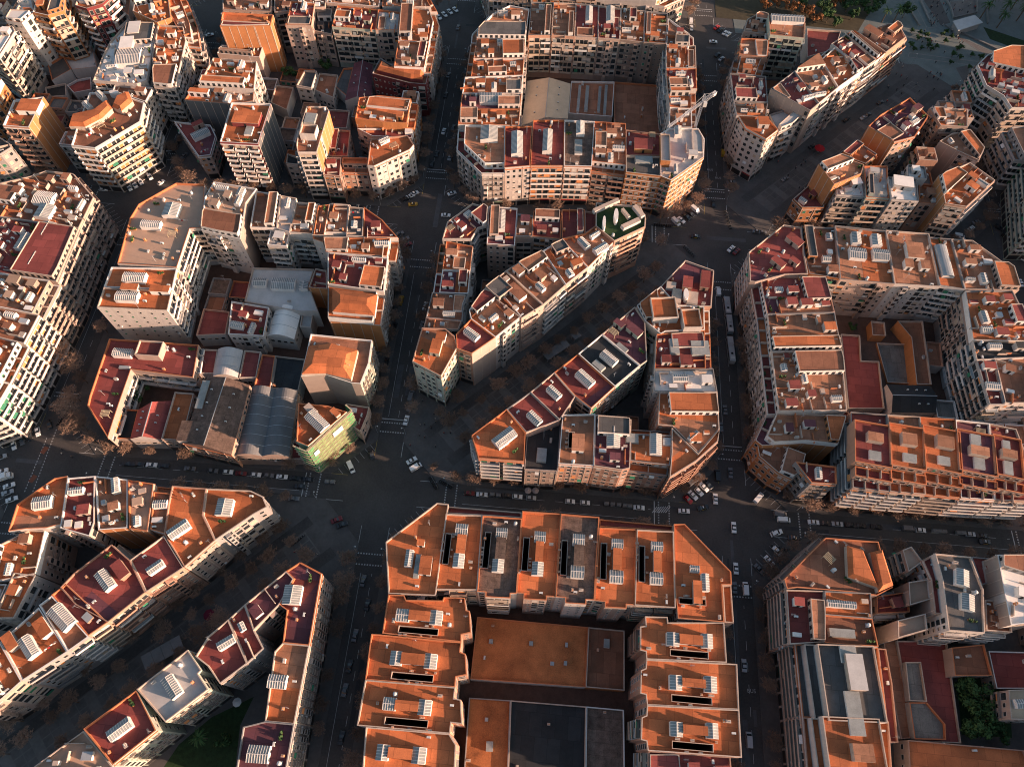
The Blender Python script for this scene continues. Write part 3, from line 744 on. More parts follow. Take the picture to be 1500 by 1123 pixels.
    if street and L > 7 and style in 'sw' and rng.random() < .8:      # pilaster strips between the window bays
        k = rng.choice((2, 3)); 
        for j in range(0, nb+1, k):
            u = min(max(.4+bw*j, .2), L-.2); wm.hexa([Q(u-.16, 0, z0+g0), Q(u+.16, 0, z0+g0), Q(u+.16, .14, z0+g0), Q(u-.16, .14, z0+g0)][::-1], [Q(u-.16, 0, z1-.4), Q(u+.16, 0, z1-.4), Q(u+.16, .14, z1-.4), Q(u-.16, .14, z1-.4)][::-1], M['cream'])
    if not street and L > 9 and style == 'g' and rng.random() < .8:                         # projecting gallery shafts on the yard side
        for _ in range(int(L/9)):
            u = rng.uniform(1.5, L-3.5); sb = MB(); w_ = rng.uniform(1.6, 2.6); sb.hexa([Q(u, 0, z0), Q(u, 1.3, z0), Q(u+w_, 1.3, z0), Q(u+w_, 0, z0)], [Q(u, 0, z1-rng.uniform(.6, 3)), Q(u, 1.3, z1-1), Q(u+w_, 1.3, z1-1), Q(u+w_, 0, z1-1)], b['wm'])
            for f in range(nf):
                zf = z0+g0+f*fh; sb.face([Q(u+.25, 1.33, zf+.7), Q(u+w_-.25, 1.33, zf+.7), Q(u+w_-.25, 1.33, zf+2.3), Q(u+.25, 1.33, zf+2.3)], M['glass'])
                for uu, a_, b2 in ((u-.02, .2, 1.1), (u+w_+.02, .2, 1.1)): sb.face([Q(uu, a_, zf+.9), Q(uu, b2, zf+.9), Q(uu, b2, zf+2.1), Q(uu, a_, zf+2.1)], M['glass'])
            sb.build('gallery_bay', par)
    if style == 'y' and L > 4:                                        # open galleries: pale parapet bands before a dark recess
        cuts = [.2]; 
        while cuts[-1] < L-9: cuts.append(cuts[-1]+rng.uniform(5, 9))
        cuts.append(L-.2); bm_ = rng.choice((M['cream'], M['white'], b['wm'], M['shutter']))
        for f in range(nf):
            for u0, u1 in zip(cuts, cuts[1:]):
                balcony(u0+.25, u1-.25, z0+g0+f*fh+.02, 1.25, rng.random() < .85, bm_ if rng.random() < .85 else M['clad'])
                if rng.random() < .3: q0 = rng.uniform(u0+.3, u1-2.2); wm.face([Q(q0, 1.2, z0+g0+f*fh+.9), Q(q0+1.7, 1.2, z0+g0+f*fh+.9), Q(q0+1.7, 1.2, z0+g0+f*fh+2.7), Q(q0, 1.2, z0+g0+f*fh+2.7)], rng.choice((M['skyglass'], M['shutter'], M['glass'], M['green'])))
    for f in range(nf):
        zf = z0+g0+f*fh
        if style in 'sw' and street and f % 2 == 0: wm.hexa([Q(0, 0, zf-.22), Q(L, 0, zf-.22), Q(L, .1, zf-.22), Q(0, .1, zf-.22)][::-1], [Q(0, 0, zf-.02), Q(L, 0, zf-.02), Q(L, .1, zf-.02), Q(0, .1, zf-.02)][::-1], M['cream'])
        if style == 'y':
            for j in range(nb): win(.4+bw*(j+.5), zf+.1, bw*.84, min(2.3, fh-.55))
        elif style == 'g':
            for j in range(nb):
                u = .4+bw*(j+.5); r = pat[j]
                if r < .42: win(u, zf+.2, bw*.82, fh*.74)
                elif r < .85: win(u, zf+.75, ww*.85, 1.45)
                else: win(u, zf+1.1, .6, .7)
                if r < .3 and rng.random() < .14:
                    q = Q(u, .12, zf+.9); wm.hexa([Q(u-bw*.35, .05, zf+.3), Q(u+bw*.35, .05, zf+.3), Q(u+bw*.35, .16, zf+.3), Q(u-bw*.35, .16, zf+.3)], [Q(u-bw*.35, .05, zf+1.4), Q(u+bw*.35, .05, zf+1.4), Q(u+bw*.35, .16, zf+1.4), Q(u-bw*.35, .16, zf+1.4)], rng.choice((M['green'], M['clad'], M['frame'], M['shutter'], M['flue'])))
            if pat[0] < .55 and nb > 2:
                j0 = rng.randrange(0, max(1, nb-3)); balcony(.4+bw*j0+.1, .4+bw*min(nb, j0+3)-.1, zf+.02, 1.1, rng.random() < .6, b['wm'])
        else:
            for j in range(nb):
                u = .4+bw*(j+.5); zz = zf+.12 if style in 'scv' else zf+.85
                win(u, zz, min(ww, bw*.78), min(wh, fh-.75))
                if street and rng.random() < .05: aw = rng.choice((M['green'], M['shutter'], M['flue'], M['clad'])); wm.face([Q(u-ww*.6, .1, zz+wh+.1), Q(u+ww*.6, .1, zz+wh+.1), Q(u+ww*.6, .85, zz+wh*.55), Q(u-ww*.6, .85, zz+wh*.55)][::-1], aw)
                if rng.random() < .06: wm.hexa([Q(u+ww*.6, 0, zf+.3), Q(u+ww*.6+.7, 0, zf+.3), Q(u+ww*.6+.7, .4, zf+.3), Q(u+ww*.6, .4, zf+.3)][::-1], [Q(u+ww*.6, 0, zf+.9), Q(u+ww*.6+.7, 0, zf+.9), Q(u+ww*.6+.7, .4, zf+.9), Q(u+ww*.6, .4, zf+.9)][::-1], M['clad'])
                if style == 's' and (f > 0 or not street) and not (pat[j] < .2 and f > 2): balcony(u-bw*.40, u+bw*.40, zf+.02, .62, False, M['cream'])
            if style == 'c' and L > 4:
                if f and pat[0] < .5 and L > 9: balcony(.5, L*.46, zf+.02, 1.15, True, M['white'] if pat[-1] < .6 else b['wm']); balcony(L*.54, L-.5, zf+.02, 1.15, True, M['white'] if pat[-1] < .6 else b['wm'])
                elif f: balcony(.35, L-.35, zf+.02, 1.1, True, M['cream'] if pat[-1] < .5 else M['white'])
            if style == 'v':
                k = max(1, round(L/6.5))
                for j in range(k): balcony(L*j/k+.45, L*(j+1)/k-.45, zf+.02, 1.35, True, M['white'] if b['wall'] in 'x' else b['wm'])
            if style == 'b':
                wm.hexa([Q(0, 0, zf-.2), Q(L, 0, zf-.2), Q(L, .1, zf-.2), Q(0, .1, zf-.2)], [Q(0, 0, zf+.12), Q(L, 0, zf+.12), Q(L, .1, zf+.12), Q(0, .1, zf+.12)], M['white'])
    if g0 > 4 and street:
        k = max(1, int(L/4.2)); sb = MB()
        for j in range(k):
            u0, u1 = L*j/k+.35, L*(j+1)/k-.35
            sb.face([Q(u0, .04, .3), Q(u1, .04, .3), Q(u1, .04, 3.3), Q(u0, .04, 3.3)], M['shop'])
            if rng.random() < .45: sb.face([Q(u0, .05, 3.35), Q(u1, .05, 3.35), Q(u1, .1, 3.9), Q(u0, .1, 3.9)][::1], rng.choice((M['frame'], M['redcloth'], M['green'], M['shutter'])))
        sb.build('shopfront', par, kind='stuff')

def edges_info(b):
    "cut every wall into stretches with the same neighbour height below"
    p = b['poly']; n = len(p); out = []; cc = b['c']
    for i in range(n):
        A = Vector(p[i]); B = Vector(p[(i+1) % n]); e = B-A; L = e.length
        if L < .5: out.append((A, B, [], False)); continue
        e /= L; nr = Vector((e.y, -e.x)); k = max(1, int(L/2.5)); hs = []
        for j in range(k):
            q = A+e*L*(j+.5)/k
            hs.append(min(max(height_at(*(q+nr*.9), b), height_at(*(q+nr*.5), b)), b['h']))
        runs = []; s = 0
        for j in range(1, k+1):
            if j == k or abs(hs[j]-hs[s]) > 1.2: runs.append((A+e*L*s/k, A+e*L*j/k, hs[s])); s = j
        mid = (A+B)/2
        ix = math.floor(mid.x/133.3), math.floor(mid.y/133.3); bc = Vector(((ix[0]+.5)*133.3, (ix[1]+.5)*133.3))
        open_ = sum((r[1]-r[0]).length for r in runs if r[2] < 1) > L*.6
        far = all(height_at(*(mid+nr*dd), b) == 0 for dd in (2, 5, 8, 11))
        street = open_ and far and ((mid-cc).dot(nr) > 0) and (height_at(*(mid+nr*3), b) == 0) and b['h'] > 11
        if street and (mid-bc).dot(nr) < -8 and math.hypot(*(mid-bc)) < 50: street = False
        out.append((A, B, runs, street))
    return out

def patches(b, par, q, z, rng, holes):
    "sheets of another tone painting sun and shade wedges and varied decks onto roofs"
    if holes or area(q) < 90 or not b['p_ok']: return
    pal = {'o': 'oa', 'r': 'rp', 'a': 'ob', 'b': 'ba'}[b['roof']]; pal = [rng.choice(pal), rng.choice(pal)]
    for k in range(rng.choice((0, 1, 1, 2))):
        xs = [p[0] for p in q]; ys = [p[1] for p in q]; o = Vector((rng.uniform(min(xs), max(xs)), rng.uniform(min(ys), max(ys)))); i = rng.randrange(len(q)); e = Vector(q[(i+1) % len(q)])-Vector(q[i])
        if e.length < 1: continue
        c = clip(q, o, e.normalized())
        if len(c) > 2 and 25 < abs(area(c)) < .6*area(q): mb = MB(); flat(mb, c, z+.012*(k+1), RF[pal[k]]); mb.build('roof_patch', par)  # sun and shade wedges put into colour, besides repaired decks
def roofset(b, par, poly, z, rng, roofm, cop, wallm, holes=(), flatonly=False):
    "parapet ring and roof surface"
    q = inset(poly, .32)
    if q is None:
        mb = MB(); flat(mb, poly, z, roofm, holes); mb.build('roof', par); return None
    mb = MB(); ring(mb, poly, q, z, z-1.15, cop); mb.build('parapet', par)
    mb = MB(); flat(mb, q, z-1.05, roofm, holes); mb.build('roof', par); patches(b, par, q, z-1.05, rng, holes)
    return q
def raised(b, par, q, z, rng, rot, taken):
    "a higher deck or penthouse over part of the roof"
    A = area(q)
    if A < 110: return
    rr = rot+rng.randrange(4)*pi/2; e = Vector((cos(rr), sin(rr))); ts = [Vector(p).dot(e) for p in q]; lo, hi = min(ts), max(ts); t = rng.uniform(.25, .45); c = clip(q, e*(lo+(hi-lo)*t), -e); c = clip(c, e*(lo+.6), e) if c else c
    g = Vector((-e.y, e.x)); ss = [Vector(p).dot(g) for p in c] if c else []
    if not ss: return
    l2, h2 = min(ss), max(ss); k = rng.choice((0, .15, .3)); c = clip(c, g*(l2+(h2-l2)*k+.5), g); c = clip(c, g*(h2-(h2-l2)*rng.choice((0, 0, .3))-.5), -g) if c else c
    if not c or len(c) < 3 or area(ccw(c)) < 22: return
    c = ccw(c); hh = rng.choice((1.3, 2.6, 2.9, 3.1)); mb = MB(); wm = b['wm'] if rng.random() < .5 else M['white']; prism_sides(mb, c, z, z+hh, wm); o = mb.build('penthouse', par)
    r = inset(c, .25)
    rm = RF[rng.choice((b['roof'], b['roof'], 'a', 'o', 'r', 'b', 'g'))]
    if r: m = MB(); ring(m, c, r, z+hh, z+hh-.5, M['cream']); m.build('parapet', o); m = MB(); flat(m, r, z+hh-.4, rm); m.build('roof', o)
    else: m = MB(); flat(m, c, z+hh, rm); m.build('roof', o)
    if hh > 2:
        w = MB()
        for j in range(len(c)):
            A_, B_ = Vector(c[j]), Vector(c[(j+1) % len(c)]); L = (B_-A_).length; n = Vector(((B_-A_).y, -(B_-A_).x)).normalized()*.04
            for s in range(int(L/2.4)):
                u = A_.lerp(B_, (s+.25)/max(1, int(L/2.4)))+n; v = A_.lerp(B_, (s+.75)/max(1, int(L/2.4)))+n; w.face([(*u, z+.3), (*v, z+.3), (*v, z+2.1), (*u, z+2.1)], M['glass'])
        w.build('windows', o, kind='stuff')
    cx, cy = sum(p[0] for p in c)/len(c), sum(p[1] for p in c)/len(c); R_ = max((Vector(p)-Vector((cx, cy))).length for p in c)
    taken.append((cx, cy, R_*.75))
def place_clutter(b, par, q, z, rng, rot, taken, dens=1.0, roofm=None):
    xs = [p[0] for p in q]; ys = [p[1] for p in q]; A = abs(area(q))
    def free(x, y, r):
        if not inside(q, x, y): return False
        for a in range(6):
            if not inside(q, x+r*cos(a*pi/3), y+r*sin(a*pi/3)): return False
        return all((x-t[0])**2+(y-t[1])**2 > (r+t[2])**2 for t in taken)
    def tryp(r, n=14):
        for _ in range(n):
            x = rng.uniform(min(xs), max(xs)); y = rng.uniform(min(ys), max(ys))
            if free(x, y, r): taken.append((x, y, r)); return x, y
    if dens >= 1:
        raised(b, par, q, z, rng, rot, taken)
        for _ in range(1+(A > 230)+(A > 420)):
            c = tryp(2.6)
            if c: stair_house(par, c, rng.uniform(2.6, 4.4), rng.uniform(2.4, 3.4), z, rot, b['wm'] if rng.random() < .5 else M['white'], roofm or M['cream'], rng.uniform(2.3, 2.9))
        for _ in range(1+(A > 160)+(A > 320)):
            c = tryp(2.4)
            if c: skylight(par, c, rng.uniform(2.2, 5.6), rng.uniform(1.6, 2.9), z, rot+(pi/2 if rng.random() < .5 else 0))
        for _ in range(1+int(A/110)):
            c = tryp(1.6, 8)
            if c:
                mb = MB(); mb.box(c, rng.uniform(1.4, 3.6), rng.uniform(1.2, 2.4), z, z+rng.uniform(.9, 1.9), rot, M['white'] if rng.random() < .6 else b['wm'], mt=rng.choice((M['white'], M['cream'], M['metal'], roofm or M['cream']))); mb.build('rooftop_shed', par)
        for _ in range(int(2+A/65)):                # low walls dividing the terrace
            c = tryp(1.2, 8)
            if c:
                mb = MB(); mb.box(c, rng.uniform(2, 6), .22, z, z+rng.uniform(.8, 1.9), rot+(pi/2 if rng.random() < .5 else 0), M['cream'] if rng.random() < .6 else M['orange']); mb.build('terrace_wall', par)
    for me, nm, k, r in (((PERG, 'pergola', A/420, 1.9), (PLNT, 'planter', A/170, 1.1), (CLTH, 'clothes_line', A/380, 1.7)) if dens > .4 else ())+( (CH, 'chimney', A/140, .5), (CHW, 'chimney', A/150, .7), (ACM, 'air_conditioner', A/85, .7), (ANT, 'antenna', A/240+.3, .4), (TANK, 'water_tank', A/330, .8)):
        for _ in range(int(k*dens+rng.random())):
            c = tryp(r, 6)
            if c: inst(nm, me, par, (c[0], c[1], z), rot+rng.choice((0, pi/2)), (1, 1, rng.uniform(.7, 1.2)))
def bbox_rect(v, z, rot):
    x0, y0, x1, y1 = v; c = at((x0+x1)/2, (y0+y1)/2, z)
    wx = (at(x1, (y0+y1)/2, z)-at(x0, (y0+y1)/2, z)).length; wy = (at((x0+x1)/2, y1, z)-at((x0+x1)/2, y0, z)).length
    r = ((rot+pi/4) % (pi/2))-pi/4; s = abs(sin(r)); k = cos(r)
    if abs(r) < radians(14): return (c.x, c.y), wx, wy, r
    # invert the bounding box of a turned rectangle (kept within sane proportions)
    det = k*k-s*s
    if abs(det) > .35: a, b_ = (wx*k-wy*s)/det, (wy*k-wx*s)/det
    else: a = b_ = (wx+wy)/2/(k+s)
    m = (wx+wy)/2/(k+s)
    if wx*wy and abs(det) <= .35:
        return (c.x, c.y), m*1.35, m*.7, r+pi/2 if b.get('lean') else r
    return (c.x, c.y), max(a, m*.55), max(b_, m*.55), r
def rect_poly(c, sx, sy, rot):
    ca, sa = cos(rot), sin(rot)
    return [(c[0]+a*sx/2*ca-d*sy/2*sa, c[1]+a*sx/2*sa+d*sy/2*ca) for a, d in ((-1, -1), (1, -1), (1, 1), (-1, 1))]
def hip(par, poly, z, h, m, name='hipped_roof'):
    q = inset(poly, min(3.4, math.sqrt(area(poly))*.3)) or inset(poly, 1.2)
    mb = MB()
    if q is None:
        c = (sum(p[0] for p in poly)/len(poly), sum(p[1] for p in poly)/len(poly), z+h)
        for i in range(len(poly)): mb.face([(*poly[i], z), (*poly[(i+1) % len(poly)], z), c], m)
    else:
        for i in range(len(poly)):
            j = (i+1) % len(poly); mb.face([(*poly[i], z), (*poly[j], z), (*q[j], z+h), (*q[i], z+h)], m)
        flat(mb, q, z+h, m)
    return mb.build(name, par)
RN = dict(o='orange', r='dark red', b='brown', g='slate grey', y='concrete', u='stained terracotta', d='black', l='pale grey', w='white', p='plum', t='tan', n='green lawn', k='mottled brown', a='rusty tiled', c='cream')
WN = dict(c='cream', w='whitish', k='brick', y='grey', s='salmon', e='dark', m='pale green', x='dark red', t='tan')
def build(b):
    rng = random.Random(int(b['c'].x*10)*7+int(b['c'].y*10)); opt = b['opt']; h = b['h']; p = b['poly']; wm = WL[b['wall']]; rm = RF[b['roof']]
    b['wm'] = wm; low = 'L' in opt; b['p_ok'] = b['roof'] in 'oarb' and not low
    root = empty('workshop' if low else 'apartment_building')
    n = b['n']; o = ordn(b['k']) if b['k'] < n-1 or n == 1 else 'last'
    lab = LB('%s roofed %s %s, %s from the %s, %s' % (RN[b['roof']], WN[b['wall']], 'shed' if low else 'flats', ordn(b['k']), b['start'], b['row']))
    if len(lab.split()) > 16: lab = LB('%s roofed %s, %s from the %s, %s' % (RN[b['roof']], 'shed' if low else 'flats', ordn(b['k']), b['start'], b['row']))
    root['label'] = lab; root['category'] = 'workshop' if low else 'building'
    root['group'] = 'low buildings inside the blocks' if low else 'city buildings'
    info = edges_info(b)
    # longest edge gives the grain of the roof
    ln = max(range(len(p)), key=lambda i: (Vector(p[(i+1) % len(p)])-Vector(p[i])).length)
    e = Vector(p[(ln+1) % len(p)])-Vector(p[ln]); rot = ((math.atan2(e.y, e.x)+pi/4) % (pi/2))-pi/4
    if b['id'][:1] in list('MRL') and b['id']: rot = 0
    att = None; hb = h
    if 'A' in opt and any(s for *_, s in info):
        att = inset(p, [3.2 if s else .02 for *_, s in info])
        if att: hb = h-2.9
    if not att and not low and 'F' not in opt and rng.random() < .45 and any(s for *_, s in info):
        att = inset(p, [2.8 if s else .02 for *_, s in info])
        if att: hb = h-2.9
    items = []
    for it in X.get(b['id'], '').split('|'):
        if it:
            t = it.split(); items.append((t[0], [tuple(map(float, q.split(','))) for q in t[1:]]))
    holes = []
    for c, v in items:
        if c == 'w': 
            cc, sx, sy, r = bbox_rect((*v[0], *v[1]), h, rot); sx, sy = (1.8, sy) if sx < sy else (sx, 1.8); cc = Vector(cc); qi = inset(p, .9)
            for _ in range(40):
                if all(inside(qi, *z_) for z_ in rect_poly(cc, sx, sy, r)): holes.append(rect_poly(cc, sx, sy, r)); break
                cc += (b['c']-cc).normalized()*.25 if sx > sy and False else Vector(((b['c']-cc).x*(sx < sy), (b['c']-cc).y*(sx > sy))).normalized()*.2
    # walls
    wl = MB(); prism_sides(wl, p, 0, hb, wm); wl.build('wall', root)
    win = MB(); cop = rng.choice((M['white'], M['cream'], M['cream'], M['orange'], M['lead'], WL['s'])) if b['id'][:1] not in list('MRL') or not b['id'] else rng.choice((M['cream'], M['orange']))
    if 'G' in opt or any(o_[0] == 'U' for o_ in opt):
        pass
    else:
        q = roofset(b, root, p, hb, rng, rm, cop, wm, holes)
    blind_side = next((o_[1] for o_ in opt if o_[0] == 'P'), None)
    pm = {'k': M['brickw'], 'p': M['plaster'], 'g': M['slatp'], 'z': M['plaster']}.get(blind_side)
    pw = MB(); st = MB(); n_c = 0
    for (A, B, runs, street) in info:
        for (r0, r1, z0) in runs:
            L = (r1-r0).length
            if L < .8: continue
            nr = Vector(((B-A).y, -(B-A).x)).normalized(); mid = (r0+r1)/2; tocam = Vector((CAM.x-mid.x, CAM.y-mid.y)).normalized()
            if z0 > hb-1.5: continue
            facing = nr.dot(tocam) > -.25
            forced = pm and (('E' in opt and nr.x > .5) or ('O' in opt and nr.y < -.6))
            if street and not forced:
                facing and facade(b, win, root, r0, r1, z0, hb, b['style'] if b['style'] != 'n' else 'n', rng, True) if b['style'] != 'n' else None
                if L > 5:
                    cb = MB(); q0, q1 = r0+nr*.28, r1+nr*.28
                    cb.hexa([(*r0, hb-1.3), (*q0, hb-1.3), (*q1, hb-1.3), (*r1, hb-1.3)][::-1], [(*r0, hb-1.0), (*q0, hb-1.0), (*q1, hb-1.0), (*r1, hb-1.0)][::-1], cop); cb.build('cornice', root)
            elif pm and (forced or z0 > 4.5 or not street) and ('E' not in opt and 'O' not in opt or forced or z0 > 4.5) and L > 3:
                k = .04; q0, q1 = r0+nr*k, r1+nr*k; pw = MB(); pw.face([(*q0, z0+.05), (*q1, z0+.05), (*q1, hb-.25), (*q0, hb-.25)], pm); pwo = pw.build('party_wall', root)
                for j in range(int(L/4)+1 if blind_side != 'z' else 0):
                    u = r0+(r1-r0)*min(1, (j+.12)/(L/4)); d_ = (r1-r0).normalized()*.13
                    st.face([(*(u-d_+nr*.1), z0+.05), (*(u+d_+nr*.1), z0+.05), (*(u+d_+nr*.1), hb-.3), (*(u-d_+nr*.1), hb-.3)], M['cream'])
                    for s_ in (-1, 1): st.face([(*(u+d_*s_+nr*.1), z0+.05), (*(u+d_*s_), z0+.05), (*(u+d_*s_), hb-.3), (*(u+d_*s_+nr*.1), hb-.3)], M['cream'])
            elif facing and b['style'] != 'n' and L > 2.4 and hb-z0 > 2.6:
                if z0 > 11: continue
                facade(b, win, root, r0, r1, z0, hb, 'q' if b['style'] == 'q' and nr.y < -.5 else 'g' if not low else 'w', rng, False)
    st.build('wall_rib', root, kind='stuff')
    top = root; zt = hb; qt = None
    if 'G' in opt:
        # gable along the longer axis of a four-cornered shed
        k = ln % 2; a, c_, d_, f_ = p[k % 4], p[(k+1) % 4], p[(k+2) % 4], p[(k+3) % 4]
        m1 = ((c_[0]+d_[0])/2, (c_[1]+d_[1])/2); m2 = ((f_[0]+a[0])/2, (f_[1]+a[1])/2); zr = hb+min(3.0, .24*(Vector(c_)-Vector(d_)).length)
        g = MB(); g.face([(*a, hb), (*c_, hb), (*m1, zr), (*m2, zr)], rm); g.face([(*d_, hb), (*f_, hb), (*m2, zr), (*m1, zr)], rm)
        g.face([(*c_, hb), (*d_, hb), (*m1, zr)], wm); g.face([(*f_, hb), (*a, hb), (*m2, zr)], wm); g.build('gable_roof', root)
        rb = MB(); rb.beam((*m1, zr+.05), (*m2, zr+.05), .18, M['metal']); rb.build('ridge', root)
        for s_, (e0, e1) in ((0, (a, c_)), (1, (f_, d_))):
            for t in (.2, .4, .6, .8):
                if rng.random() < .75:
                    x = Vector(e0).lerp(Vector(e1), t); y = Vector(m2).lerp(Vector(m1), t); u = x.lerp(y, .5); inst('roof_vent', ACM, root, (u.x, u.y, (hb+zr)/2), rot, (.6, .7, .6))
    for o_ in opt:
        if o_[0] == 'U':
            k = int(o_[1:]); i0 = ln if k == 2 else (ln+1) % 4 if False else ln; a, c_, d_, f_ = p[i0 % 4], p[(i0+1) % 4], p[(i0+2) % 4], p[(i0+3) % 4]
            for v in range(k):
                A0 = Vector(a).lerp(Vector(f_), v/k); A1 = Vector(a).lerp(Vector(f_), (v+1)/k); B0 = Vector(c_).lerp(Vector(d_), v/k); B1 = Vector(c_).lerp(Vector(d_), (v+1)/k)
                hh = (A1-A0).length*.22; vb = MB(); N_ = 10; rm2 = M['corr'] if b['roof'] == 'd' else rm; prev = None
                for s_ in range(N_+1):
                    t = s_/N_; z = hb+hh*sin(pi*t); cur = ((*A0.lerp(A1, t), z), (*B0.lerp(B1, t), z))
                    if prev: vb.face([prev[0], prev[1], cur[1], cur[0]], rm2)
                    prev = cur
                for (E0, E1) in ((A0, A1), (B0, B1)): vb.face([(*E0.lerp(E1, s_/N_), hb+hh*sin(pi*s_/N_)) for s_ in range(N_+1)], wm)
                vo = vb.build('barrel_vault', root)
                rb = MB(); Lb = (B0-A0).length; kk = int(Lb/4)
                for j in range(1, kk):
                    u0 = A0.lerp(B0, j/kk); u1 = A1.lerp(B1, j/kk); 
                    for s_ in range(N_):
                        rb.beam((*u0.lerp(u1, s_/N_), hb+hh*sin(pi*s_/N_)+.04), (*u0.lerp(u1, (s_+1)/N_), hb+hh*sin(pi*(s_+1)/N_)+.04), .1, M['metal'], 3)
                rb.build('roof_rib', vo, kind='stuff')
    if att:
        ao = empty('attic'); ao.parent = root
        mb = MB(); prism_sides(mb, att, hb-.9, h, wm if rng.random() < .6 else M['white']); mb.build('attic_wall', ao)
        qt = roofset(b, ao, att, h, rng, RF[rng.choice(('a', 'o', b['roof'], b['roof']))], cop, wm)
        k = len(att)
        for i in range(k):
            A, B = Vector(att[i]), Vector(att[(i+1) % k])
            if info[i][3] and (B-A).length > 3: facade(b, win, ao, A, B, hb-.9, h, 'w', rng, False)
        tt = [(Vector(p[i])+Vector(p[(i+1) % len(p)]))/2 for i in range(len(p)) if info[i][3]]
        for i in range(len(p)):                              # terrace dividers, plants and sheds
            if info[i][3]:
                A, B = Vector(p[i]), Vector(p[(i+1) % len(p)]); L = (B-A).length; nr = Vector(((B-A).y, -(B-A).x)).normalized()
                for j in range(1, max(1, int(L/5))):
                    u = A.lerp(B, j/max(1, int(L/5)))-nr*1.6; mb = MB(); mb.box(u, .16, 2.4, hb-.9, hb+.7, math.atan2((B-A).y, (B-A).x), M['cream']); mb.build('terrace_wall', root)
                    if rng.random() < .5: u2 = A.lerp(B, (j-.5)/max(1, int(L/5)))-nr*.9; mb = MB(); mb.box(u2, rng.uniform(.8, 2), .6, hb-.85, hb-.2, math.atan2((B-A).y, (B-A).x), M['dens']); mb.build('planter', root)
        zt = h; top = ao
    elif 'G' not in opt: qt = inset(p, .4)
    win.build('windows', root, kind='stuff')
    zr = zt-1.05; taken = []
    for h_ in holes:
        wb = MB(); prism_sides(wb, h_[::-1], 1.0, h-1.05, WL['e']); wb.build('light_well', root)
        g = inset(h_, -.25); cb = MB()
        if g: ring(cb, g, h_, hb-.2, hb-1.2, M['cream']); prism_sides(cb, g, hb-1.05, hb-.2, M['orange'])
        cb.build('well_kerb', root)
        c = Vector((sum(a[0] for a in h_)/4, sum(a[1] for a in h_)/4)); taken.append((c.x, c.y, 3)); ee = (Vector(h_[1])-Vector(h_[0])); ff = Vector(h_[3])-Vector(h_[0]); lo = ee if ee.length > ff.length else ff
        for t in (-.5, .5): taken.append((c.x+lo.x*t, c.y+lo.y*t, 2))
        for k in range(7):
            t = rng.uniform(-.6, .6); s_ = rng.choice((-1, 1)); sh = (ff if lo is ee else ee); u = c+lo*t+sh.normalized()*s_*(sh.length/2+.75); inst('chimney', rng.choice((CH, CHW)), root, (u.x, u.y, zr), rot, (.8, .8, rng.uniform(.45, .8)))
    for c, v in items:
        zz = zr+.0
        if c in 'wH': pass
        if c == 'H':
            q = ccw([(w_.x, w_.y) for w_ in (at(x, y, h) for x, y in v)]); mb = MB(); prism_sides(mb, q, zr, h+1.2, M['cream']); ao = mb.build('attic', root); hip(ao, q, h+1.2, 1.6, RF['o']); cc = Vector((sum(a[0] for a in q)/len(q), sum(a[1] for a in q)/len(q))); taken.append((cc.x, cc.y, 5)); continue
        if c == 'w': continue
        dh = float(c[1:]) if len(c) > 1 else 3.0
        lev = h+(6 if c == 'T' else 0)
        if c[0] == 't': lev = h+dh
        if 'T' in [i[0] for i in items] and c != 'T': lev = h+6; zz = h+6-1.05
        elif any(i[0] == 't6' for i in items) and c[0] in 'uv': lev = h+6; zz = h+6-1.05
        cc, sx, sy, r = bbox_rect((*v[0], *v[1]), lev, rot)
        taken.append((cc[0], cc[1], max(sx, sy)*.5+.4)); 
        if max(sx, sy) > 1.8*min(sx, sy):
            for s_ in (-.33, .33):
                l_, a_ = (sx, r) if sx > sy else (sy, r+pi/2); taken.append((cc[0]+cos(a_)*l_*s_, cc[1]+sin(a_)*l_*s_, min(sx, sy)*.8))
        if c == 's': skylight(root, cc, sx, sy, zz, r)
        elif c == 'g': mb = MB(); mb.box(cc, sx, sy, zz, zz+1.1, r, M['skyglass'], .92); g_ = mb.build('glazed_shed', root)
        elif c == 'k': mb = MB(); mb.box(cc, sx, sy, zz, zz+1.9, r, WL['w'], .96, mt=M['cream']); mb.build('rooftop_shed', root)
        elif c == 'c': mb = MB(); n_ = 14; mb.hexa([(cc[0]+sx/2*cos(2*pi*i/n_), cc[1]+sy/2*sin(2*pi*i/n_), zz) for i in range(n_)], [(cc[0]+sx/2*cos(2*pi*i/n_)*.94, cc[1]+sy/2*sin(2*pi*i/n_)*.94, zz+2.8) for i in range(n_)], M['white']); mb.build('round_penthouse', root)
        elif c == 'h': stair_house(root, cc, sx, sy, zz, r, M['white'] if rng.random() < .5 else wm, rm if b['roof'] != 'n' else M['white'])
        elif c in 'vu':
            mb = MB(); hh = 1.0 if c == 'v' else 2.4; mb.box(cc, sx, sy, zz, zz+hh, r, M['white'] if c == 'v' else M['cream'], mt=M['skyglass'] if c == 'v' else (RF['a'] if b['roof'] in 'ropa' else RF['l'])); mb.build('light_shaft' if c == 'v' else 'rooftop_shed', root)
        elif c == 'a': mb = MB(); mb.box(cc, sx, sy, zz, zz+.9, r, M['metal'], .9); mb.build('roof_vent', root)
        elif c == 'S':
            mb = MB(); mb.box(cc, sx*.4, sy, zz+2.2, zz+2.7, r, M['skyglass']); mb.build('skylight', root)
        elif c == 'l':
            mb = MB(); n_ = 8; L2 = sy/2; prev = None
            for i in range(n_+1):
                t = pi*i/n_; x = -sx/2*cos(t); z = zz+1+1.0*sin(t); cur = [(cc[0]+x*cos(r)-s_*L2*sin(r), cc[1]+x*sin(r)+s_*L2*cos(r), z) for s_ in (-1, 1)]
                if prev: mb.face([prev[0], cur[0], cur[1], prev[1]][::-1], M['metal'])
                prev = cur
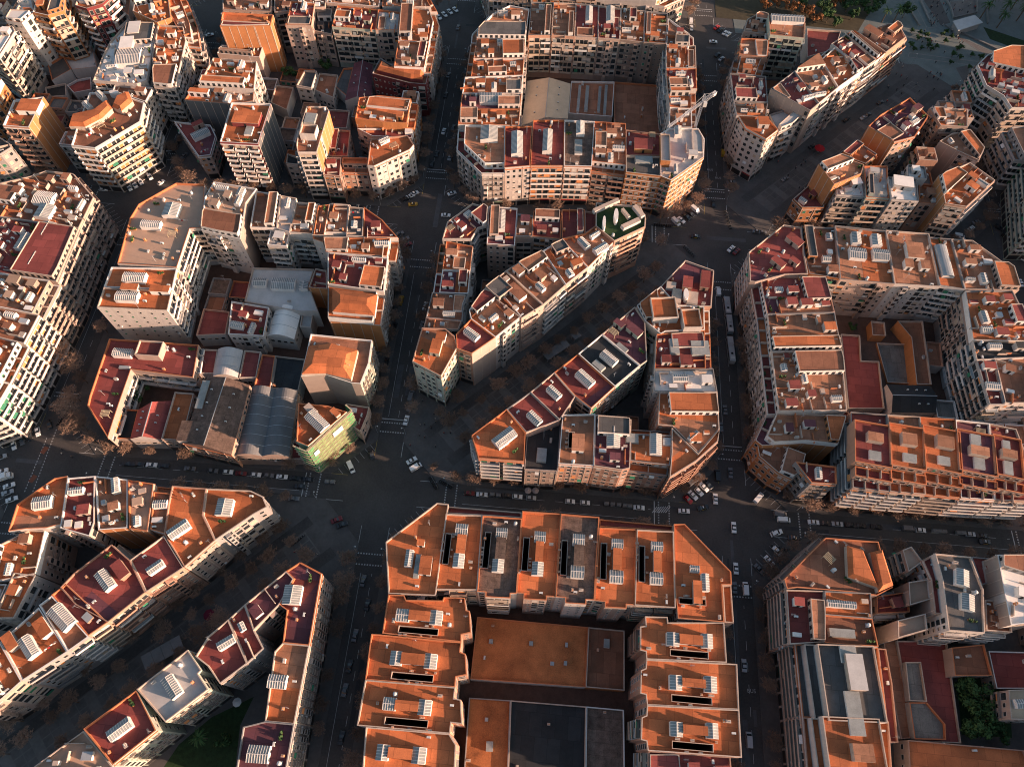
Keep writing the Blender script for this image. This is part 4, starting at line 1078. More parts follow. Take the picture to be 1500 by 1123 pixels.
            mb.box(cc, sx, sy, zz, zz+1, r, M['white']); mb.build('skylight', root)
        elif c[0] in 'tT':
            k_ = .93 if c[0] == 'T' else 1; q = rect_poly(cc, sx*k_, sy*k_, r); mb = MB(); prism_sides(mb, q, zr, lev, wm); ao = mb.build('attic', root)
            roofset(b, ao, q, lev, rng, rm, M['orange'] if b['wall'] == 's' else M['cream'], wm)
            if c == 'T':                                   # stepped terraces on the street side
                mb = MB(); q2 = rect_poly((cc[0], cc[1]-sy*.5-1.6), sx*k_, 3.6, r); prism_sides(mb, q2, zr, h+3, wm); so_ = mb.build('terrace_step', root); roofset(b, so_, q2, h+3, rng, rm, M['orange'], wm)
                w2 = MB(); A, B = Vector(q[0]), Vector(q[1]); facade(b, w2, ao, A, B, h+2.2, lev, 'w', rng, False); A, B = Vector(q2[0]), Vector(q2[1]); facade(b, w2, ao, A, B, h-.9, h+3, 'w', rng, False); w2.build('windows', ao, kind='stuff')
                for j in range(1, 3):
                    for yy, zz_ in ((-sy*.5-1.6, h+2.15), (-sy*.5-5.0, h-.85)):
                        mb = MB(); mb.box((cc[0]-sx*.5+sx*j/3, cc[1]+yy), .18, 3.0, zz_, zz_+1.5, r, M['cream']); mb.build('terrace_wall', root)
    if 'H' in opt: 
        q = inset(p, 2.0)
        if q: mb = MB(); prism_sides(mb, q, zr, h+.9, wm); ao = mb.build('attic', root); hip(ao, q, h+.9, 1.8, RF['o'])
    elif qt and 'G' not in opt and not any(o_[0] == 'U' for o_ in opt):
        # broad roofs carry several raised decks
        dens = .12 if low else (.5 if items and 'F' in opt else 1.0)
        if b['id'][:1] in 'MRL' and b['id']: dens = .22
        if area(qt) > 45: place_clutter(b, top, qt, zr, rng, rot, taken, dens, rm)
        if not low and area(qt) > 90:                          # tile-deck joints and drains stand proud
            mb = MB(); c = Vector((sum(a[0] for a in qt)/len(qt), sum(a[1] for a in qt)/len(qt)))
    b['root'] = root
for b in BB: build(b)
# ------------------------------------------------------------------ ground, pavements, markings
S_ = 133.3
def plate(name, poly, z0, z1, m, side=None, kind='structure', **k):
    mb = MB(); p = ccw(poly)
    if z1 > z0: prism_sides(mb, p, z0, z1, side or M['kerb'])
    flat(mb, p, z1, m); return mb.build(name, kind=kind, **k)
plate('road', [(-2500, -2500), (2500, -2500), (2500, 2500), (-2500, 2500)], 0, 0, M['asphalt'])
def octo(cx, cy, r, c): return [(cx-r, cy-r+c), (cx-r+c, cy-r), (cx+r-c, cy-r), (cx+r, cy-r+c), (cx+r, cy+r-c), (cx+r-c, cy+r), (cx-r+c, cy+r), (cx-r, cy+r-c)]
for i in range(-4, 4):
    for j in range(-3, 5):
        if i == 1 and j >= 2 or i >= 2 and j >= 1 and not (i == 2 and j == 1): continue
        plate('pavement', octo((i+.5)*S_, (j+.5)*S_, 61.6, 15.5), 0, .13, M['pave'])
        if -3 <= i <= 2 and -2 <= j <= 2: plate('courtyard_ground', octo((i+.5)*S_, (j+.5)*S_, 50, 14), 0, .134, M['earth'] if (i+j) % 2 else M['pave']) if not (i == j) else None
plate('plaza', [(150, 278), (225, 278), (262, 236), (300, 150), (420, 120), (600, 500), (140, 500)], 0, .11, M['plaza'])
plate('park_ground', [(140, 290), (218, 286), (240, 330), (240, 420), (140, 420)], .11, .118, mat('park_soil', (.055, .045, .025), var=.35))
for k, pts in enumerate((((1336, 0), (1348, 0), (1372, 40), (1358, 42)), ((1384, 44), (1396, 50), (1470, 84), (1462, 92)), ((1332, 78), (1440, 92), (1440, 98), (1330, 84)), ((1392, 3), (1428, 0), (1432, 20), (1398, 28)))):
    plate('paved_path', [tuple(at(x, y).xy) for x, y in pts], .12, .124, M['prom'] if k % 2 else M['plaza'])
    q = [tuple(at(x, y).xy) for x, y in pts]; mb = MB()
    for e in range(4): A, B = Vector(q[e]), Vector(q[(e+1) % 4]); m_ = (A+B)/2; mb.box(m_, (B-A).length, .4, .12, .16, math.atan2((B-A).y, (B-A).x), M['kerb'])
    mb.build('path_edging', kind='structure')
for k, pts in enumerate((((1352, 0), (1376, 0), (1392, 34), (1378, 38)), ((1400, 100), (1416, 96), (1424, 118), (1412, 122)), ((1440, 40), (1500, 60), (1500, 76), (1450, 58)))):
    plate('planted_bed', [tuple(at(x, y).xy) for x, y in pts], .13, .14, (M['pave'], M['pave'], RF['n'])[k])
def diag(u0, u1, v0, v1): return [(u0*.7071-v0*.7071, u0*.7071+v0*.7071), (u1*.7071-v0*.7071, u1*.7071+v0*.7071), (u1*.7071-v1*.7071, u1*.7071+v1*.7071), (u0*.7071-v1*.7071, u0*.7071+v1*.7071)]
for k in (-1, 0, 1):
    a, b_ = k*188.5+27, (k+1)*188.5-27
    for v0, v1 in ((-9.6, -5.6), (5.6, 9.6)): plate('avenue_road', diag(a, b_, v0, v1), .134, .134, M['asphalt'])
    plate('promenade', diag(a+4, b_-4, -5.2, 5.2), .13, .16, M['prom'])
    mb = MB()
    for q in range(int((b_-a-8)/3.2)):                   # long paving slabs of the promenade
        for v in (-3.3, 0, 3.3):
            u = a+5.5+q*3.2
            if (q*7+int(v)) % 3: flat(mb, diag(u, u+2.9, v-1.45, v+1.45), .164, M['pave'])
    mb.build('paving_slab', kind='stuff', label='long dark paving slabs of the avenue promenade', category='paving')
def dashes(p0, p1, wid, ln_, gap, name='road_marking', m=None, z=.004):
    a = Vector(p0); e = Vector(p1)-a; L = e.length; e /= L; n = Vector((-e.y, e.x))*wid/2; mb = MB(); t = 0
    while t < L-.01:
        s = a+e*t; q = a+e*min(L, t+ln_); flat(mb, [tuple(s-n), tuple(q-n), tuple(q+n), tuple(s+n)], z, m or M['line']); t += ln_+gap
    return mb.build(name, kind='structure')
for i in range(-2, 3):
    for j in range(-1, 3):
        x, y = i*S_, j*S_
        for s in (-1, 1):
            for d in (24.3, 28.3):
                dashes((x-4.8, y+s*d), (x+4.8, y+s*d), .5, .5, .5, 'crosswalk'); dashes((x+s*d, y-4.8), (x+s*d, y+4.8), .5, .5, .5, 'crosswalk')
            dashes((x-4.8 if s > 0 else x-4.8, y+s*29.9), (x+4.8, y+s*29.9), .35, 12, 1, 'stop_line') if s > 0 else dashes((x-29.9, y-4.8), (x-29.9, y+4.8), .35, 12, 1, 'stop_line')
        dashes((x+1.6, y+31), (x+1.6, y+102), .13, 3, 4); dashes((x-2.4, y+31), (x-2.4, y+102), .12, 71, 1)
        dashes((x+31, y+1.4), (x+102, y+1.4), .13, 3, 4); dashes((x+31, y-2.6), (x+102, y-2.6), .12, 71, 1)
        for sx in (-1, 1):
            for sy in (-1, 1):
                dashes((x+sx*5.2, y+sy*22.5), (x+sx*5.2, y+sy*14), .16, 9, 1, m=M['yellow'] if (sx, sy) == (-1, 1) else None); dashes((x+sx*22.5, y+sy*5.2), (x+sx*14, y+sy*5.2), .16, 9, 1, m=M['yellow'] if (sx, sy) == (-1, 1) else None)
for xx in (-29.6, -24.4):                                   # ladder crossing on the left junction
    p0 = at(33, 716); p1 = at(66, 650)
dashes(tuple(at(36, 720).xy), tuple(at(69, 640).xy), .35, .6, .6, 'crosswalk'); dashes(tuple(at(48, 720).xy), tuple(at(83, 628).xy), .35, .6, .6, 'crosswalk')
for q in ((65, 659), (48, 701)): c = at(*q); plate('cycle_crossing', rect_poly((c.x, c.y), 3.0, 1.9, radians(70)), .005, .005, mat('red_surface', (.2, .07, .04)))
mb = MB()
for k in range(7): c = at(959+k*3.2, 746, 0); flat(mb, rect_poly((c.x, c.y), .3, 3.2, radians(-35)), .006, M['line'])
mb.build('hatched_marking', kind='structure')
cu = bpy.data.curves.new('bus_lettering', 'FONT'); cu.body = 'BUS'; cu.size = 1.7; cu.align_x = 'CENTER'
for q in ((1101, 1014), (1052, 262), (1040, 250)):
    to = bpy.data.objects.new('bus_lettering', cu); COL.objects.link(to); g = at(*q); to.location = (g.x, g.y, .01); to.data.materials.clear() if False else None; to['kind'] = 'structure'
cu.materials.append(M['line'])

# unseen housing added outside the picture, towards the sun, to shade streets and plaza
mb = MB()
for i, j in ((1, -1), (1, 0), (2, 1), (2, 0), (2, -1), (3, 0), (3, 1), (3, -1), (1, -2), (2, -2), (3, -2), (4, 0), (4, -1), (4, 1), (0, -2), (-1, -2), (4, -2), (2, -3), (3, -3), (1, -3), (5, -1), (5, 0), (5, -2), (3, 2), (4, 2), (3, 3), (4, 3), (2, 2)):
    cx, cy = (i+.5)*S_, (j+.5)*S_; o8 = octo(cx, cy, 56.5, 20); i8 = octo(cx, cy, 34, 8)
    for k in range(32):
        e, t = k//4, (k % 4)/4; A, B, C_, D_ = (Vector(v) for v in (o8[e], o8[(e+1) % 8], i8[(e+1) % 8], i8[e]))
        q = [tuple(A.lerp(B, t)), tuple(A.lerp(B, t+.25)), tuple(D_.lerp(C_, t+.25)), tuple(D_.lerp(C_, t))]; hh = 24+(k*7+i*3+j*5) % 4+(6 if j > 1 else 0)
        if any(height_at(*t_) > 0 for t_ in q): continue
        P_ = [px((*t_, z)) for t_ in q for z in (0, hh)]
        if not (all(p[0] > 1506 for p in P_) or all(p[1] > 1129 for p in P_) or all(p[1] < -6 for p in P_) or all(p[0] < -6 for p in P_)): continue
        prism_sides(mb, ccw(q), 0, hh, WL['cwsk'[k % 4]]); flat(mb, ccw(q), hh-.6, RF['orab'[(k+i) % 4]])
mb.build('housing_beyond', kind='stuff', label='unseen housing mass added around the part in view to shade its streets', category='housing')
for i in range(-2, 3):                                        # slanting bay lines along the cut corners
    for j in range(-1, 3):
        for sx, sy in ((1, 1), (-1, -1), (1, -1), (-1, 1)):
            if (sx == sy and i == j) or (i-(sx < 0), j-(sy < 0)) in ((0, 0), (-1, -1), (1, 1)): continue
            c0 = Vector((i*S_+sx*13.6, j*S_+sy*13.6)); e = Vector((sx, -sy)).normalized(); n = Vector((-sx, -sy)).normalized(); mb = MB()
            for k in range(-3, 4):
                u = c0+e*k*2.5; w_ = e*.06; v = u+n*.2-n*0+n*(-.2)+n*4.4-n*4.4*0
                flat(mb, [tuple(u-w_), tuple(u+w_), tuple(u+w_+n*4.2), tuple(u-w_+n*4.2)], .005, M['line'])
            mb.build('parking_marking', kind='structure')
rg_ = random.Random(8); tones = [mat('asphalt_patch', (.040, .041, .043), var=.2), mat('worn_asphalt', (.078, .078, .08), var=.25)]
done_ = []
for k in range(110):                                           # trench repairs and worn lanes
    if rg_.random() < .5: x, y, sx, sy = rg_.randrange(-2, 3)*S_+rg_.uniform(-4, 4), rg_.uniform(-110, 300), rg_.uniform(.8, 2.2), rg_.uniform(4, 26)
    else: x, y, sx, sy = rg_.uniform(-270, 280), rg_.randrange(-1, 3)*S_+rg_.uniform(-4, 4), rg_.uniform(4, 26), rg_.uniform(.8, 2.2)
    if any(abs(x-p[0]) < (sx+p[2])/2+.3 and abs(y-p[1]) < (sy+p[3])/2+.3 for p in done_): continue
    done_.append((x, y, sx, sy))
    plate('road_patch', rect_poly((x, y), sx, sy, 0), .002, .002, rg_.choice(tones))
BN = {(0, -1): 'bottom middle block', (1, -1): 'bottom right block', (-1, -1): 'bottom left block', (0, 0): 'centre block', (1, 0): 'middle right block', (-1, 0): 'middle left block',
      (-2, 0): 'left edge block', (0, 1): 'top middle block', (1, 1): 'upper right block', (-1, 1): 'upper left centre block', (-2, 1): 'upper left block', (2, 1): 'far right block', (-2, -1): 'lower left edge block', (-2, 2): 'top left edge block', (-1, 2): 'top left centre block', (0, 2): 'top edge block', (2, 0): 'right edge block', (1, 2): 'park', (-3, 0): 'far left block', (-3, 1): 'far left upper block', (2, -1): 'bottom right edge block', (-3, -1): 'corner block'}
# ------------------------------------------------------------------ trees
def tree_mesh(seed, H=8.5, spread=3.6):
    rg = random.Random(seed); tr = MB(); tw = MB()
    def br(p, d, L, r, lv):
        mb = tr if lv < 2 else tw; steps = 2 if lv < 3 else 1
        for s in range(steps):
            q = p+d*(L/steps); mb.beam(p, q, r, M['bark'] if lv < 2 else M['twig'], 4 if lv < 2 else 3, r*.72); p = q; r *= .72
            d = (d+Vector((rg.uniform(-.22, .22), rg.uniform(-.22, .22), .08))).normalized()
        if lv >= 4: return
        k = (6, 5, 4, 6)[lv]
        for i in range(k):
            a = 2*pi*(i+rg.random())/k; up = (.75, .5, .3, .15)[lv]
            nd = (d*up+Vector((cos(a), sin(a), rg.uniform(.0, .55)))*.8).normalized()
            br(p-d*L*rg.uniform(0, .35) if lv else p, nd, L*rg.uniform(.5, .78) if lv else spread*rg.uniform(.5, .72), max(r*.6, .05), lv+1)
    br(Vector((0, 0, 0)), Vector((0, 0, 1)), H*.36, .2, 0)
    a = tr.build('trunk'); b_ = tw.build('crown'); r = a.data, b_.data
    bpy.data.objects.remove(a); bpy.data.objects.remove(b_); return r
TREES = [tree_mesh(s) for s in (1, 2, 3, 4)]
def green_mesh(seed, r=3.2, H=7, n=900, m=None, pal=False):
    rg = random.Random(seed); tr = MB(); cr = MB(); m = m or M['leaf']
    if pal:
        tr.beam((0, 0, 0), (0, 0, H), .28, M['bark'], 6, .2)
        for i in range(22):
            a = 2*pi*i/22+rg.random()*.2; t0 = Vector((0, 0, H)); el = rg.uniform(-.1, 1.0)
            for s in range(4):
                d = Vector((cos(a)*cos(el), sin(a)*cos(el), sin(el))); t1 = t0+d*.8; w_ = Vector((-sin(a), cos(a), 0))*.28*(1-s*.2)
                cr.face([t0-w_, t1-w_*.8, t1+Vector((0, 0, .08)), t0+Vector((0, 0, .08))], m); cr.face([t0+Vector((0, 0, .08)), t1+Vector((0, 0, .08)), t1+w_*.8, t0+w_], m); t0 = t1; el -= .42
    else:
        tr.beam((0, 0, 0), (0, 0, H*.6), .22, M['bark'], 6, .1)
        cl = [(Vector((rg.gauss(0, .5)*r, rg.gauss(0, .5)*r, H*.62+rg.gauss(0, .22)*r)), r*rg.uniform(.3, .5)) for _ in range(11)]
        for c, q in cl: tr.beam((0, 0, H*.4), c, .09, M['bark'], 3, .03)
        for _ in range(n):
            c, q = rg.choice(cl); d = Vector((rg.gauss(0, 1), rg.gauss(0, 1), rg.gauss(0, 1))).normalized(); p = c+d*q*rg.uniform(.6, 1.05); u = d.orthogonal().normalized(); v = d.cross(u); s = rg.uniform(.16, .34); t = rg.uniform(0, pi); u, v = u*cos(t)+v*sin(t), v*cos(t)-u*sin(t); u = (u+d*rg.uniform(-.5, .5))
            cr.face([p-u*s-v*s*.6, p+u*s-v*s*.6, p+u*s*.9+v*s*.6, p-u*s*.9+v*s*.6], m)
    a = tr.build('trunk'); b_ = cr.build('crown'); r_ = a.data, b_.data; bpy.data.objects.remove(a); bpy.data.objects.remove(b_); return r_
def tree(x, y, me, label, grp, name='bare_street_tree', s=1.0, rz=None, z=.13, cat='tree'):
    o = empty(name, (x, y, z), random.uniform(0, 6.28) if rz is None else rz, label=LB(label), category=cat, group=grp); o.scale = (s, s, s*random.uniform(.9, 1.1))
    inst('trunk', me[0], o); inst('crown', me[1], o); return o
rgt = random.Random(5); cand = []
for (i, j), nm in BN.items():
    cx, cy = (i+.5)*S_, (j+.5)*S_
    for side in 'left right top bottom'.split():
        if nm == 'park': continue
        row = []
        for k in range(11):
            t = -40+8*k+rgt.uniform(-.8, .8); o = 60.0
            x, y = {'left': (cx-o, cy+t), 'right': (cx+o, cy+t), 'top': (cx+t, cy+o), 'bottom': (cx+t, cy-o)}[side]
            if i == j and abs(x-y) < 20: continue
            if height_at(x, y) > 0 or rgt.random() < .1: continue
            if seen(x, y, 6.5): row.append((x, y))
        for k, (x, y) in enumerate(row):
            vert = side in ('left', 'right')
            cand.append((x, y, 'bare street tree, %s from the %s in the row along the %s side of the %s' % (ordn(k), 'bottom' if vert else 'left', side, nm), 'bare trees along the streets'))
    for a_, (sx, sy) in {'lower left': (-1, -1), 'lower right': (1, -1), 'upper left': (-1, 1), 'upper right': (1, 1)}.items():
        if nm == 'park': continue
        row = []
        for t in (-7, 0, 7):
            x, y = cx+sx*52.2-t*.7*sx, cy+sy*52.2+t*.7*sy
            if height_at(x, y) == 0 and not (i == j and abs(x-y) < 14) and seen(x, y, 6.5): row.append((x, y))
        for k, (x, y) in enumerate(row): cand.append((x, y, 'bare tree on the %s corner of the %s, %s from its left' % (a_, nm, ordn(k)), 'bare trees along the streets'))
for kk, nm in ((-1, 'lower left'), (0, 'central'), (1, 'upper right')):
    for v, vn in ((-10.7, 'right pavement'), (-4.4, 'right promenade'), (4.4, 'left promenade'), (10.7, 'left pavement')):
        c = 0
        for k in range(15):
            u = kk*188.5+36+8.3*k+rgt.uniform(-1, 1)
            if u > (kk+1)*188.5-34: continue
            x, y = u*.7071-v*.7071, u*.7071+v*.7071
            if height_at(x, y) == 0 and rgt.random() < .93 and seen(x, y, 6.5): cand.append((x, y, 'bare avenue tree, %s from the bottom in the %s row of the %s avenue stretch' % (ordn(c), vn, nm), 'bare trees along the avenue')); c += 1
print('trees', len(cand))
for x, y, lb, g in cand[:300]: tree(x, y, rgt.choice(TREES), lb, g, s=rgt.uniform(.7, 1.2))
if len(cand) > 300:
    pass
BIG = tree_mesh(9, 13, 6)
for k, q in enumerate(((100, 528), (122, 548), (112, 610), (128, 634))): g = at(q[0], q[1]); tree(g.x, g.y, BIG, 'tall bare orange-lit tree, %s from the top beside the left junction' % ordn(k), 'tall bare trees by the left junction', s=1.0)
g = at(636, 686); tree(g.x, g.y, TREES[0], 'small sunlit tree standing alone south of the central junction corner', 'bare trees along the streets', s=.6)
GR = [green_mesh(11), green_mesh(12, 2.6, 6), green_mesh(13, 3.4, 8, 1100)]; RU = green_mesh(14, 3.0, 7, 800, M['dryleaf']); PALM = green_mesh(15, pal=True); SM = green_mesh(16, 1.3, 3.2, 260)
for k, (x, y, s, me, pl) in enumerate([(205, 580, 1.0, 0, 'in the walled yard of the middle left block'), (1420, 1020, 1.5, 2, 'at the upper left of the bottom right garden'), (1452, 1035, 1.5, 0, 'at the right of the bottom right garden'), (1425, 1060, 1.4, 2, 'at the lower left of the bottom right garden'), (1460, 1068, 1.2, 1, 'in the lower right corner of the bottom right garden'),
    (1437, 1040, 1.3, 0, 'in the middle of the bottom right garden'), (478, 98, 1.2, 1, 'beside the pale tower in the upper left centre yard'), (466, 82, 1.0, 0, 'behind the pale tower in the upper left centre yard'), (424, 108, 1.0, 2, 'left of the grey workshop in the upper left centre yard'),
    (330, 1085, .9, 1, 'on the lawn of the lower left garden'), (1322, 1058, .8, 1, 'in the dark gap beside the long slate roofed building'), (1250, 478, .7, 1, 'in the court of the middle right block')]):
    g = at(x, y, 3); tree(g.x, g.y, GR[me], 'dense green tree ' + pl, 'green trees in the yards', 'green_tree', s)
g = at(297, 1080, 4); tree(g.x, g.y, PALM, 'green palm in the lower left garden beside the umbrella', 'palms', 'palm_tree', 1.1)
for k, (x, y, t) in enumerate([(1182, 18, 1), (1196, 26, 1), (1205, 12, 0), (1214, 24, 0), (1228, 30, 0), (1243, 8, 0), (1262, 8, 0), (1275, 14, 0), (1296, 24, 2), (1313, 24, 2), (1160, 12, 1), (1286, 4, 0), (1222, 4, 1), (1250, 20, 0), (1326, 18, 0), (1172, 2, 0), (1140, 2, 1), (1120, 6, 1)]):
    g = at(x, y, 4); tree(g.x, g.y, (GR[k % 3], RU, PALM)[t], '%s at the edge of the park, %s from the left' % (('green tree', 'reddish brown leafed tree', 'yellowish palm')[t], ordn(sum(1 for q in [1182, 1196, 1205, 1214, 1228, 1243, 1262, 1275, 1296, 1313, 1160, 1286, 1222, 1250, 1326, 1172, 1140, 1120] if q < x))), 'park trees', ('green_tree', 'brown_leaf_tree', 'palm_tree')[t], 1.15)
for k, (x, y) in enumerate([(1452, 6), (1470, 18), (1486, 6), (1466, 32), (1495, 22), (1440, 20)]): g = at(x, y, 4); tree(g.x, g.y, PALM, 'palm in the top right corner, %s from the left' % ordn(sum(1 for q in (1452, 1470, 1486, 1466, 1495, 1440) if q < x)), 'palms', 'palm_tree', 1.3)
pt = sorted([(1336, 45), (1345, 56), (1348, 48), (1357, 52), (1360, 60), (1350, 70), (1339, 72), (1335, 66), (1372, 68), (1365, 72), (1381, 50), (1385, 60), (1394, 54), (1407, 70), (1403, 71), (1393, 91), (1407, 84), (1420, 98), (1396, 80), (1360, 68), (1424, 80), (1437, 84), (1386, 47)])
for k, (x, y) in enumerate(pt): g = at(x, y, 1.5); tree(g.x, g.y, SM, 'small dark green plaza tree, %s from the left on the plaza' % ordn(k), 'small plaza trees', 'plaza_tree', random.uniform(.8, 1.1))
for nm, pts in (('garden of the lower left wedge', [(372, 1020), (352, 1062), (345, 1123), (240, 1123), (262, 1090), (310, 1050)]), ('garden of the bottom right block', [(1402, 992), (1460, 990), (1478, 1012), (1482, 1080), (1408, 1075)])):
    plate('lawn', [tuple(at(x, y).xy) for x, y in pts], .14, .15, RF['n'], kind='stuff', label='dark lawn in the '+nm, category='lawn')

# ------------------------------------------------------------------ vehicles
PAINT = {n: mat('paint_'+n, c, rough=.3, spec=.6, var=.03, objvar=.06) for n, c in dict(white=(.72, .72, .70), silver=(.34, .35, .36), grey=(.12, .12, .125), black=(.018, .018, .02), red=(.16, .012, .012), yellow=(.45, .25, .02), crimson=(.42, .015, .01), blue=(.05, .09, .12)).items()}
def wheels(o, xs, ys, r=.32):
    for x in xs:
        for y in ys:
            if 'wheel' not in VM: mb = MB(); mb.beam((0, -.11, 0), (0, .11, 0), r, M['rubber'], 10); mb.beam((0, -.12, 0), (0, .12, 0), r*.55, M['metal'], 8); q = mb.build('wheel'); VM['wheel'] = q.data; bpy.data.objects.remove(q)
            inst('wheel', VM['wheel'], o, (x, y, r), 0, (1, 1, 1) if r == .32 else (r/.32, 1.4, r/.32))
VM = {}
def section(mb, prof, w0, w1, m):
    n = len(prof); L = [(x, -w0/2 if z < .8 else -w1/2, z) for x, z in prof]; R_ = [(x, -y, z) for x, y, z in L]
    k = len(mb.v); mb.v += L+R_; i_ = mb.mi(m)
    for i in range(n): j = (i+1) % n; mb.f.append((k+i, k+j, k+n+j, k+n+i)); mb.m.append(i_)
    mb.f.append(tuple(range(k+n-1, k-1, -1))); mb.m.append(i_); mb.f.append(tuple(range(k+n, k+2*n))); mb.m.append(i_)
def vehicle(kind, col):
    key = (kind, col)
    if key in VM: return VM[key]
    p = PAINT[col]; parts = []
    def keep(mb, nm): o = mb.build(nm); parts.append((nm, o.data)); bpy.data.objects.remove(o)
    if kind in ('car', 'taxi', 'hatchback'):
        L = 2.15 if kind != 'hatchback' else 1.9; bk = -L+(.95 if kind != 'hatchback' else .15)
        mb = MB(); section(mb, [(-L, .35), (-L, .78), (-L+.15, .95), (bk, 1.0), (L-1.35, .98), (L-.25, .8), (L, .62), (L, .35)], 1.76, 1.62, p); keep(mb, 'body')
        mb = MB(); z0, z1 = .98, 1.42; b0, b1, f1, f0 = bk, bk+.45, L-2.05, L-1.25
        mb.hexa([(b0, -.78, z0), (f0, -.78, z0), (f0, .78, z0), (b0, .78, z0)], [(b1, -.6, z1), (f1, -.6, z1), (f1, .6, z1), (b1, .6, z1)], M['glass']); keep(mb, 'windows')
        mb = MB(); tp = p if kind != 'taxi' else PAINT['yellow']; mb.hexa([(b1-.04, -.63, z1), (f1+.04, -.63, z1), (f1+.04, .63, z1), (b1-.04, .63, z1)], [(b1+.05, -.57, z1+.05), (f1-.05, -.57, z1+.05), (f1-.05, .57, z1+.05), (b1+.05, .57, z1+.05)], tp if kind != 'taxi' else p); keep(mb, 'car_roof')
        if kind == 'taxi': mb = MB(); mb.box((-.2, 0), .3, .8, 1.47, 1.62, 0, PAINT['white']); keep(mb, 'roof_light'); mb = MB(); mb.box((-.1, .895), 1.5, .02, .4, .92, 0, PAINT['yellow']); mb.box((-.1, -.895), 1.5, .02, .4, .92, 0, PAINT['yellow']); keep(mb, 'door_panel')
        mb = MB(); [mb.box((L+.01, s*.62), .04, .3, .6, .74, 0, M['skyglass']) for s in (-1, 1)]; keep(mb, 'headlights')
        wx, wy, wr = (-L+.75, L-.8), (-.8, .8), .32
    elif kind == 'van':
        mb = MB(); section(mb, [(-2.4, .35), (-2.4, 1.9), (-2.3, 1.98), (1.1, 1.98), (1.75, 1.15), (2.4, .95), (2.45, .35)], 1.9, 1.72, p); keep(mb, 'body')
        mb = MB(); mb.hexa([(1.12, -.74, 1.93), (1.12, .74, 1.93), (1.74, .8, 1.2), (1.74, -.8, 1.2)], [(1.16, -.7, 2.0), (1.16, .7, 2.0), (1.82, .78, 1.22), (1.82, -.78, 1.22)], M['glass']); keep(mb, 'windscreen')
        mb = MB(); [mb.box((.8, s*.88), .8, .03, 1.25, 1.75, 0, M['glass']) for s in (-1, 1)]; keep(mb, 'side_windows')
        wx, wy, wr = (-1.6, 1.55), (-.85, .85), .34
    elif kind == 'truck':
        mb = MB(); mb.box((-.9, 0), 5.2, 2.2, .9, 3.1, 0, p); keep(mb, 'cargo_box')
        mb = MB(); section(mb, [(1.9, .5), (1.9, 2.4), (3.1, 2.3), (3.5, 1.3), (3.55, .5)], 2.05, 1.95, PAINT['white']); keep(mb, 'cab')
        mb = MB(); mb.box((3.36, 0), .1, 1.7, 1.5, 2.1, 0, M['glass']); keep(mb, 'windscreen'); mb = MB(); mb.box((0, 0), 6.4, .8, .45, .9, 0, M['dark']); keep(mb, 'chassis')
        wx, wy, wr = (-2.4, 2.5), (-.95, .95), .42
    elif kind in ('bus', 'half'):
        L = 6 if kind == 'bus' else 4.3; mb = MB(); section(mb, [(-L, .35), (-L, 2.8), (-L+.2, 2.98), (L-.2, 2.98), (L, 2.8), (L, .35)], 2.5, 2.36, p); keep(mb, 'body')
        mb = MB(); [mb.box((0, s*1.21), L*1.8, .03, 1.3, 2.3, 0, M['glass']) for s in (-1, 1)]; keep(mb, 'windows'); mb = MB(); mb.box((L*.3, 0), 1.9, 1.5, 2.98, 3.2, 0, M['metal']); keep(mb, 'roof_unit'); mb = MB(); mb.box((-L*.4, 0), .9, .9, 2.98, 3.08, 0, M['dark']); keep(mb, 'roof_hatch')
        mb = MB(); mb.box((-L*.75, 0), 1.2, 1.7, 2.98, 3.12, 0, M['clad']); keep(mb, 'engine_cover')
        wx, wy, wr = (-L+1.8, L-2.2), (-1.1, 1.1), .48
    VM[key] = (parts, wx, wy, wr); return VM[key]
def place(kind, col, x, y, ang, label, grp, z=0, name=None):
    parts, wx, wy, wr = vehicle(kind, col); g = at(x, y, .7)
    o = empty(name or {'car': 'parked_car', 'hatchback': 'parked_car', 'half': 'bus_section'}.get(kind, kind), (g.x, g.y, z), radians(ang), label=LB(label), category={'hatchback': 'car', 'half': 'bus'}.get(kind, kind), group=grp)
    for nm, me in parts: inst(nm, me, o)
    wheels(o, wx, wy, wr); return o
CN = {'w': 'white', 's': 'silver', 'g': 'grey', 'b': 'black', 'r': 'red', 'y': 'yellow', 'c': 'crimson', 'l': 'blue'}
